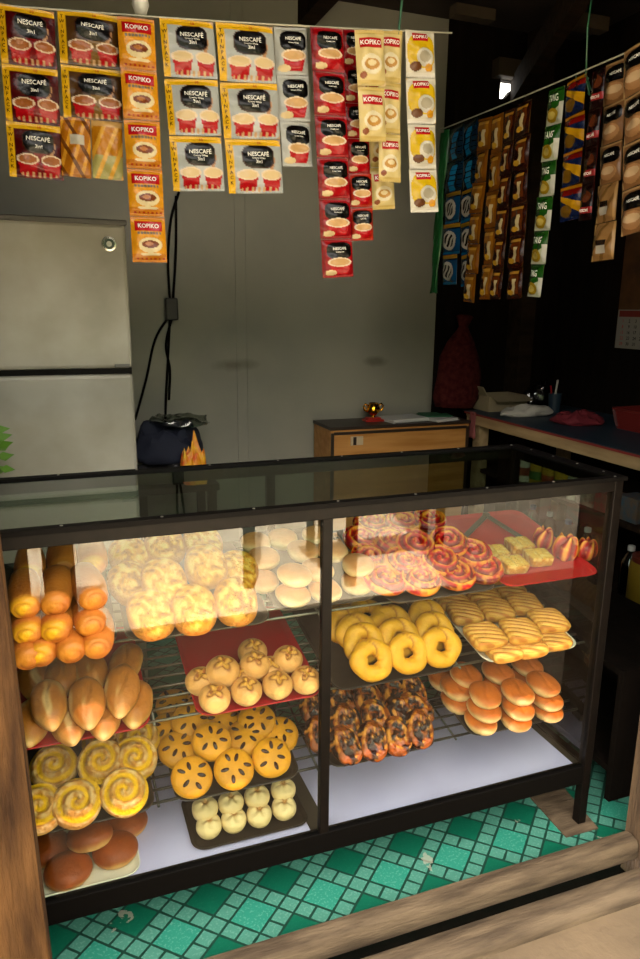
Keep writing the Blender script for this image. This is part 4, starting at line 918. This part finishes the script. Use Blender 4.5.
# ------------------------------------------------------------------ desk, counter and goods
DZ = .838; dx0, dx1 = -.055, .735
dk = tag(empty('desk', (.34, 1.84, 0)), 'amber wooden cabinet desk with dark top against the grey wall', 'desk')
q0, q1 = dx0-.34, dx1-.34
MB().box(q0+.005, q1-.005, .01, .25, .0, DZ-.016).build('body', M['deskwood'], dk, bevel=.003)
MB().box(q0, q1, 0, .255, DZ-.016, DZ).build('desk_top', M['desktop'], dk, bevel=.003)
MB().box(q0+.006, q0+.022, .004, .01, .1, DZ-.03).box(q1-.022, q1-.006, .004, .01, .1, DZ-.03).box(q0+.022, q1-.022, .004, .01, DZ-.04, DZ-.026).build('front_trim', M['desktop'], dk)
p = onY(358, 441, 1.84)-Vector((.34, 1.84, 0))
MB().box(-.036, .03, .004, .010, -.022, .022).build('label_plate', mat('pale plate', 'b9a583', .5), dk, loc=p)
MB().box(-.024, -.008, .0, .010, -.02, .02).build('drawer_pull', M['desktop'], dk, loc=p)
tl_ = onZ(373, 421, DZ)
tr = tag(empty('trophy', (tl_.x, tl_.y, DZ)), 'small gold cup with two handles on a red base', 'ornament')
tc_ = MB().lathe([(.014, .018), (.010, .028), (.02, .036), (.034, .05), (.036, .066), (.028, .082), (.024, .09), (.027, .094), (.022, .095), (.004, .07)], 24); tc_.build('cup', M['gold'], tr, smooth=50)
for s in (-1, 1): MB().tube([(s*.03, 0, .05), (s*.05, 0, .058), (s*.055, 0, .078), (s*.046, 0, .09), (s*.028, 0, .08)], .005, 8).build('handle', M['gold'], tr, smooth=True)
MB().box(-.05, .05, -.03, .03, 0, .010).box(-.036, .036, -.022, .022, .010, .020).build('base', mat('red base', 'a3241a', .4), tr, bevel=.002)
for i, (x, y, dx, dy, h, rz, colr, lab) in enumerate(((.40, 1.95, .11, .075, .018, .15, 'b9b9b4', 'stack of white papers on the desk beside the gold cup'), (.60, 1.99, .075, .07, .02, -.2, '1f5a38', 'dark green folder on the desk'), (.59, 1.90, .08, .045, .012, .3, 'c9c8c2', 'white exercise book in front of the green folder'))):
    nm = ('paper_stack', 'folder', 'exercise_book')[i]; mb = MB(); n = 4
    for k in range(n): o = random.uniform(-.006, .006); mb.box(-dx+o, dx+o, -dy-o, dy-o, h*k/n, h*(k+.93)/n)
    tag(mb.build(nm, mat(nm, colr, .6), loc=(x, y, DZ), rot=(0, 0, rz)), lab, ('paper', 'folder', 'book')[i])
ck = .88; CX = .745
ct = tag(empty('counter', (CX, .12, 0)), 'long wooden side counter with pale edge board and dark cover', 'counter')
MB().box(.02, .66, 0, 1.82, ck-.03, ck-.003).build('counter_top', M['counterwood'], ct)
MB().box(0, .02, 0, 1.78, ck-.062, ck-.006).build('edge_board', M['counterwood'], ct, bevel=.002)
MB().box(-.003, .66, 0, 1.82, ck-.004, ck).build('table_cover', M['cloth_blue'], ct)
MB().box(-.005, .006, 0, 1.8, ck-.012, ck-.003).build('cover_edging', M['red_trim'], ct)
for x in (.03, .58):
    for y in (.05, 1.70): MB().box(x, x+.06, y, y+.06, 0, ck-.03).build('leg', M['counterwood'], ct, bevel=.003)
MB().box(.05, .64, .05, 1.76, .56, .58).build('shelf', M['beam'], ct); MB().box(.05, .64, .05, 1.76, .22, .24).build('shelf', M['beam'], ct)
cl = MB(); vs = []; fs = []
for i in range(9):
    for k in range(6): vs.append((CX-.004-.004*math.sin(k*2.0+i*.7)-.002*i/9, 1.84+.06*(k/5-.5)*(1+.1*math.sin(i)), ck+.006-.14*i/8 if i else ck+.004))
for i in range(8):
    for k in range(5): fs.append((i*6+k, i*6+k+1, (i+1)*6+k+1, (i+1)*6+k))
o = cl.add(vs, fs).build('rag', mat('faded pink cloth', '8c4a48', .8), smooth=True); o.modifiers.new('thick', 'SOLIDIFY').thickness = .004
tag(o, 'faded pink rag hanging over the counter corner', 'rag')
# goods on the counter
bx = tag(empty('cardboard_box', (.95, 1.92, ck)), 'open beige cardboard box at the far end of the counter', 'box')
cbm = mat('beige cardboard', '8a7c60', .8)
MB().box(-.12, .12, -.09, -.085, 0, .08).box(-.12, .12, .085, .09, 0, .08).box(-.12, -.115, -.085, .085, 0, .08).box(.115, .12, -.085, .085, 0, .08).box(-.115, .115, -.085, .085, 0, .005).build('box_body', cbm, bx)
MB().bar((0, -.09, .08), (0, -.15, .06), .22, .004).build('flap', cbm, bx); MB().bar((-.12, 0, .08), (-.155, 0, .13), .16, .004).build('flap', cbm, bx)
def crumple(name, c, r, m, lab, cat, seed, n=2.):
    rnd = random.Random(seed); m_ = MB(); ph = rnd.uniform(0, 9)
    def disp(X, Y, Z, R, P, T_):
        k = 1+.22*nz(X/r[0], Y/r[1], Z/r[2], 2.2, ph); return X*k, Y*k, Z*(1+.45*nz(X/r[0], Y/r[1], Z/r[2], 3.1, ph+1))
    loaf(m_, r[0], r[1], r[2], lambda X, Y, Z, R, P, T_: np.ones(X.shape+(3,)), disp, n=n, q=.7, bulge=.3, nr=18, nphi=40)
    return tag(m_.build(name, m, loc=c, smooth=30), lab, cat)
crumple('plastic_bag', (.95, 1.67, ck+.002), (.15, .08, .045), mat('white plastic bag', 'b9b4a8', .35), 'crumpled white plastic bag on the counter by the cardboard box', 'plastic bag', 3)
crumple('plastic_bag', (1.24, 1.93, ck+.002), (.11, .08, .11), glass_mat('clear film', 'b8b8b8', 3, .15), 'clear plastic bag standing at the back of the counter', 'plastic bag', 5)
crumple('red_cloth', (1.02, 1.37, ck+.002), (.10, .10, .05), mat('folded red cloth', '6a1420', .8), 'folded dark red cloth on the counter', 'cloth', 8, 3.)
bk = tag(empty('plastic_basket', (1.22, 1.12, ck)), 'red plastic basket on the counter near the calendar', 'basket')
prof = rrect(.13, .12, .03); n = len(prof); vs = []; fs = []
for k, (s, z) in enumerate(((.86, 0), (.93, .04), (1.0, .085), (1.03, .087), (1.03, .094), (.97, .094), (.9, .04), (.83, .004))): vs += [(x*s, y*s, z) for x, y in prof]
for k in range(7):
    for i in range(n): fs.append((k*n+i, k*n+(i+1) % n, (k+1)*n+(i+1) % n, (k+1)*n+i))
fs += [tuple(range(n)), tuple(range(7*n, 8*n))]
MB().add(vs, fs).build('basket_body', mat('faded red plastic', '6a1c18', .5), bk, smooth=40)
rib = MB()
for i in range(0, n, 1):
    x, y = prof[i]; rib.bar((x*.875, y*.875, .008), (x*1.01, y*1.01, .084), .005, .005)
rib.build('basket_ribs', mat('darker red plastic', '4d1411', .5), bk)
pn = tag(empty('pen_cup', (1.16, 1.72, ck)), 'dark cup holding a white stick on the counter', 'cup')
MB().lathe([(.03, 0), (.034, .1), (.032, .1), (.028, .005)], 18).build('cup', M['cloth_blue'], pn, smooth=40)
MB().tube([(0, .01, .02), (.008, 0, .17)], .005).build('stick', mat('white stick', 'b9b5aa', .4), pn, smooth=True)
MB().tube([(-.01, 0, .02), (-.025, .01, .14)], .004).build('pen', M['redplastic'], pn, smooth=True)
# dark red sack leaning in the corner
sk = MB()
vs = []; cols = []; NN = 28; prof = [(.02, 0), (.12, .0), (.145, .05), (.14, .16), (.12, .26), (.085, .34), (.04, .40), (.03, .42), (.055, .47), (.03, .48)]
for r, z in prof:
    for k in range(NN): a = 2*PI*k/NN; rr = r*(1+.08*math.sin(5*a+z*20)+.05*math.sin(9*a)); vs.append((rr*math.cos(a)*.9, rr*math.sin(a)*.42, z))
fs = [(i*NN+k, i*NN+(k+1) % NN, (i+1)*NN+(k+1) % NN, (i+1)*NN+k) for i in range(len(prof)-1) for k in range(NN)]+[tuple(range(NN)), tuple(range((len(prof)-1)*NN, len(prof)*NN))]
tag(sk.add(vs, fs).build('sack', mat('dark red patterned cloth', '340b0e', .9, 0, '4a1c18', 45, spec=.1), loc=(.69, 1.93, .898), rot=(.0, .05, 0), smooth=True), 'dark red patterned cloth sack hanging on the post at the grey wall end', 'sack')
# calendar
ca = tag(empty('calendar', (1.412, 1.43, 1.22)), 'wall calendar with brown picture above a number grid', 'calendar')
MB().box(-.004, .0, -.17, .17, 0, .19).build('date_sheet', mat('calendar paper', '8f8a84', .7), ca)
MB().box(-.005, .0, -.16, .17, .19, .56).build('picture_sheet', mat('calendar picture', '5a3a1c', .6, 0, '3a2210', 9), ca)
dt = MB(); dr = MB(); d = 1
for r in range(5):
    for c in range(7):
        if d > 31: break
        tv, tf = text_geo(str(d)); tgt = dr if c == 0 else dt
        tgt.add([(-.0045, .13-.043*c-x*.016, .135-.028*r+y*.016) for x, y in tv], tf); d += 1
dt.build('date_numbers', M['black'], ca); dr.build('holiday_numbers', M['redplastic'], ca)
MB().box(-.0046, -.004, -.16, .16, .155, .185).build('month_band', M['red_trim'], ca)
lo_ = tag(empty('shelf_unit', (.14, .05, 0)), 'low dark wooden shelf unit on the floor beside the display case', 'shelf')
MB().box(0, .40, 0, 1.5, .40, .42).build('shelf_board', M['darkwood'], lo_); MB().box(0.01, .40, 0.01, 1.49, .08, .10).build('shelf_board', M['darkwood'], lo_)
MB().box(0, .40, 0, .02, 0, .40).build('end_panel', M['darkwood'], lo_); MB().box(0, .40, 1.48, 1.5, 0, .40).build('end_panel', M['darkwood'], lo_); MB().box(.38, .40, .02, 1.48, 0, .40).build('back_panel', M['darkwood'], lo_)
# shelf goods under the counter
tm = [mat('tin yellow', 'c9a02c', .4), mat('tin label', 'd8d2bc', .5), M['stud']]
for i in range(5):
    y = 1.52-.092*i; t = tag(empty('tin_can', (.86, y, .58)), 'yellow food tin on the shelf under the counter, %s from the back' % ('first', 'second', 'third', 'fourth', 'fifth')[i], 'tin', 'yellow tins under the counter')
    MB().lathe([(.036, 0), (.036, .11)], 20).build('can_body', tm[0] if i % 4 else tm[1], t, smooth=40)
    MB().lathe([(.0365, .03), (.0368, .031), (.0368, .07), (.0365, .071)], 20).build('label_band', mat('tin print', ('8a3a20', '3a6a2a', '9a4020', '2f5a2a', '8a3a20')[i], .5), t, smooth=40)
    MB().lathe([(.0372, .107), (.0372, .113), (.034, .113), (.033, .110)], 20).build('lid', tm[2], t, smooth=40)
for i, (y, h, colr, lab) in enumerate(((1.05, .10, '9a8f80', 'pale carton under the counter'), (.93, .08, '7a1f20', 'dark red carton under the counter'), (.80, .10, '2f4a5a', 'blue grey carton under the counter'))):
    o = MB().box(-.05, .05, -.055, .055, 0, h).build('carton', mat('carton %s' % colr, colr, .6, 0, '5a4a3a', 30), loc=(.87, y, .58), bevel=.002); tag(o, lab+' on the upper shelf', 'carton')
bm_ = glass_mat('bottle plastic', 'b9c0c4', 3, .05)
for i in range(6):
    b_ = tag(empty('water_bottle', (.87, 1.45-.13*i, .24)), 'clear plastic bottle on the low shelf, %s from the back' % ('first', 'second', 'third', 'fourth', 'fifth', 'sixth')[i], 'bottle', 'clear bottles under the counter')
    MB().lathe([(.034, 0), (.038, .01), (.036, .06), (.038, .12), (.034, .16), (.014, .2), (.013, .215)], 20).build('bottle_body', bm_, b_, smooth=50)
    MB().lathe([(.015, .21), (.015, .228), (.013, .23)], 16).build('cap', mat('bottle cap', ('3a5a8a', 'c9c9c4')[i % 2], .5), b_, smooth=40)
yc = tag(empty('container', (.9, .72, .24)), 'dull yellow plastic container on the low shelf near the street', 'container')
MB().lathe([(.07, 0), (.08, .02), (.08, .17), (.07, .19)], 24).build('container_body', mat('dull yellow', '8a701c', .5), yc, smooth=40); MB().lathe([(.074, .185), (.074, .205), (.06, .21)], 24).build('lid', mat('dull lid', '6a2a1c', .5), yc, smooth=40)

# ------------------------------------------------------------------ clothes pile on a stool by the wall
st = tag(empty('stool', (-.83, 1.80, 0)), 'dark low wooden stool under the pile of clothes', 'stool')
MB().box(-.18, .18, -.16, .16, .62, .65).build('seat', M['beam'], st, bevel=.004)
for x in (-.15, .15):
    for y in (-.13, .13): MB().box(x-.018, x+.018, y-.018, y+.018, 0, .62).build('leg', M['beam'], st)
crumple('garment', (-.855, 1.82, .65), (.165, .12, .08), mat('black white garment', '14141a', .8, 0, 'b0b0b0', 9, 3, ramp=(.6, .64)), 'black and white striped garment at the bottom of the clothes pile', 'garment', 21, 2.6)
crumple('garment', (-.85, 1.82, .735), (.155, .11, .15), mat('navy cloth', '10162a', .85), 'navy blue jacket on top of the clothes pile', 'garment', 22, 2.4)
crumple('packet', (-.755, 1.665, .652), (.055, .025, .15), mat('orange packet', 'd8541a', .45, 0, 'e8b020', 22, 2), 'orange and yellow packet beside the clothes pile', 'packet', 23, 3.5)
crumple('plastic_bag', (-.79, 1.80, .885), (.13, .07, .05), glass_mat('thin film', 'c4cac4', 3, .12), 'clear plastic bag lying on top of the navy jacket', 'plastic bag', 24)

# ------------------------------------------------------------------ lamp at the top of the picture, floor board
lm = tag(empty('lamp', onY(140, -4, .75)), 'white lamp holder hanging above the orange sachets', 'lamp')
MB().lathe([(.016, 0), (.026, .01), (.028, .06), (.02, .075), (.018, .1)], 20).build('lamp_holder', mat('white porcelain', 'c9c5b6', .4), lm, smooth=40)
MB().lathe([(.002, -.045), (.014, -.042), (.022, -.02), (.017, .003)], 20).build('bulb', mat('frosted bulb', 'd8d4c8', .3), lm, smooth=60)
z0 = lm.location.z
MB().tube([(0, 0, .1), (0, 0, 2.78-z0)], .004).build('flex', M['black'], lm, smooth=True)
fb = MB(); P = [onZ(438, 790, .0), onZ(475, 779, .0), onZ(552, 832, .0), onZ(508, 842, .0)]
P = [onZ(531, 799, 0), onZ(565, 790, 0), onZ(598, 829, 0), onZ(566, 838, 0)]
bk_ = [P[0]+(P[0]-P[3])*1.0, P[1]+(P[1]-P[2])*1.0]; P = [bk_[0], bk_[1], P[2], P[3]]
fb.add([(p.x, p.y, .0005) for p in P]+[(p.x, p.y, .004) for p in P], [(0, 1, 2, 3), (7, 6, 5, 4), (0, 4, 5, 1), (1, 5, 6, 2), (2, 6, 7, 3), (3, 7, 4, 0)])
tag(fb.build('floor_board', M['sill']), 'thin beige board lying on the teal floor under the case end', 'board')

# ------------------------------------------------------------------ yard in front: dark things added for their reflection in the case glass
for i, (x, y) in enumerate(((-.40, -2.1), (.12, -1.95))):  # poles added as dark verticals in the mirrored yard
    tag(MB().tube([(x, y, -.045), (x+.01, y, 1.2), (x, y, 2.6)], [.034, .032, .03], 12).build('silhouette_pole', M['darkwood'], smooth=True), 'dark round pole added to the yard as silhouette in the glass'+(' at the middle', ' beside the mullion')[i], 'pole')
for i, (x0, x1, y, h) in enumerate(((-2.1, -1.46, -1.80, 1.5), (-1.41, -1.27, -1.95, 1.2))):  # boards added in place of a standing person's dark reflection
    o = MB().box(x0, x1, y-.02, y+.02, -.045, h).build('silhouette_board', M['darkwood'], bevel=.004); tag(o, 'dark board added in the yard as mirrored silhouette'+(', the wide one beside the plank', ', the narrow one')[i], 'board')
bn = tag(empty('bench', (.45, -2.35, -.045)), 'dark wooden bench added in the yard for its reflection', 'bench')  # unseen bench added as a dark shape in the mirrored yard
MB().box(-.45, .45, -.15, .15, .40, .44).build('seat', M['darkwood'], bn)
for x in (-.4, .36):
    for y in (-.12, .08): MB().box(x, x+.04, y, y+.04, 0, .40).build('leg', M['darkwood'], bn)
hd = MB(); rnd = random.Random(4)  # unseen bushes added to keep low sky light off the upper walls
for i in range(15):
    x = -14+2*i; h = 3.6+rnd.uniform(-.5, .7)
    loaf(hd, 1.7, 1.3, h, lambda X, Y, Z, R, P, T_: np.ones(X.shape+(3,)), lambda X, Y, Z, R, P, T_: (X*(1+.15*nz(X, Y, Z, 1.5, 1)), Y, Z*(1+.12*nz(X, Y, Z, 2, 2))), n=2.4, q=.6, bulge=.4, nr=12, nphi=28, offset=(x, -9+rnd.uniform(-.4, .4), -.05))
tag(hd.build('screen_foliage', mat('dark hedge green', '27351a', .8, 0, '3c4a22', 3, 8, bump=.6), smooth=True), 'added row of bushes across the yard, screening off low sky', 'bushes', kind='stuff')
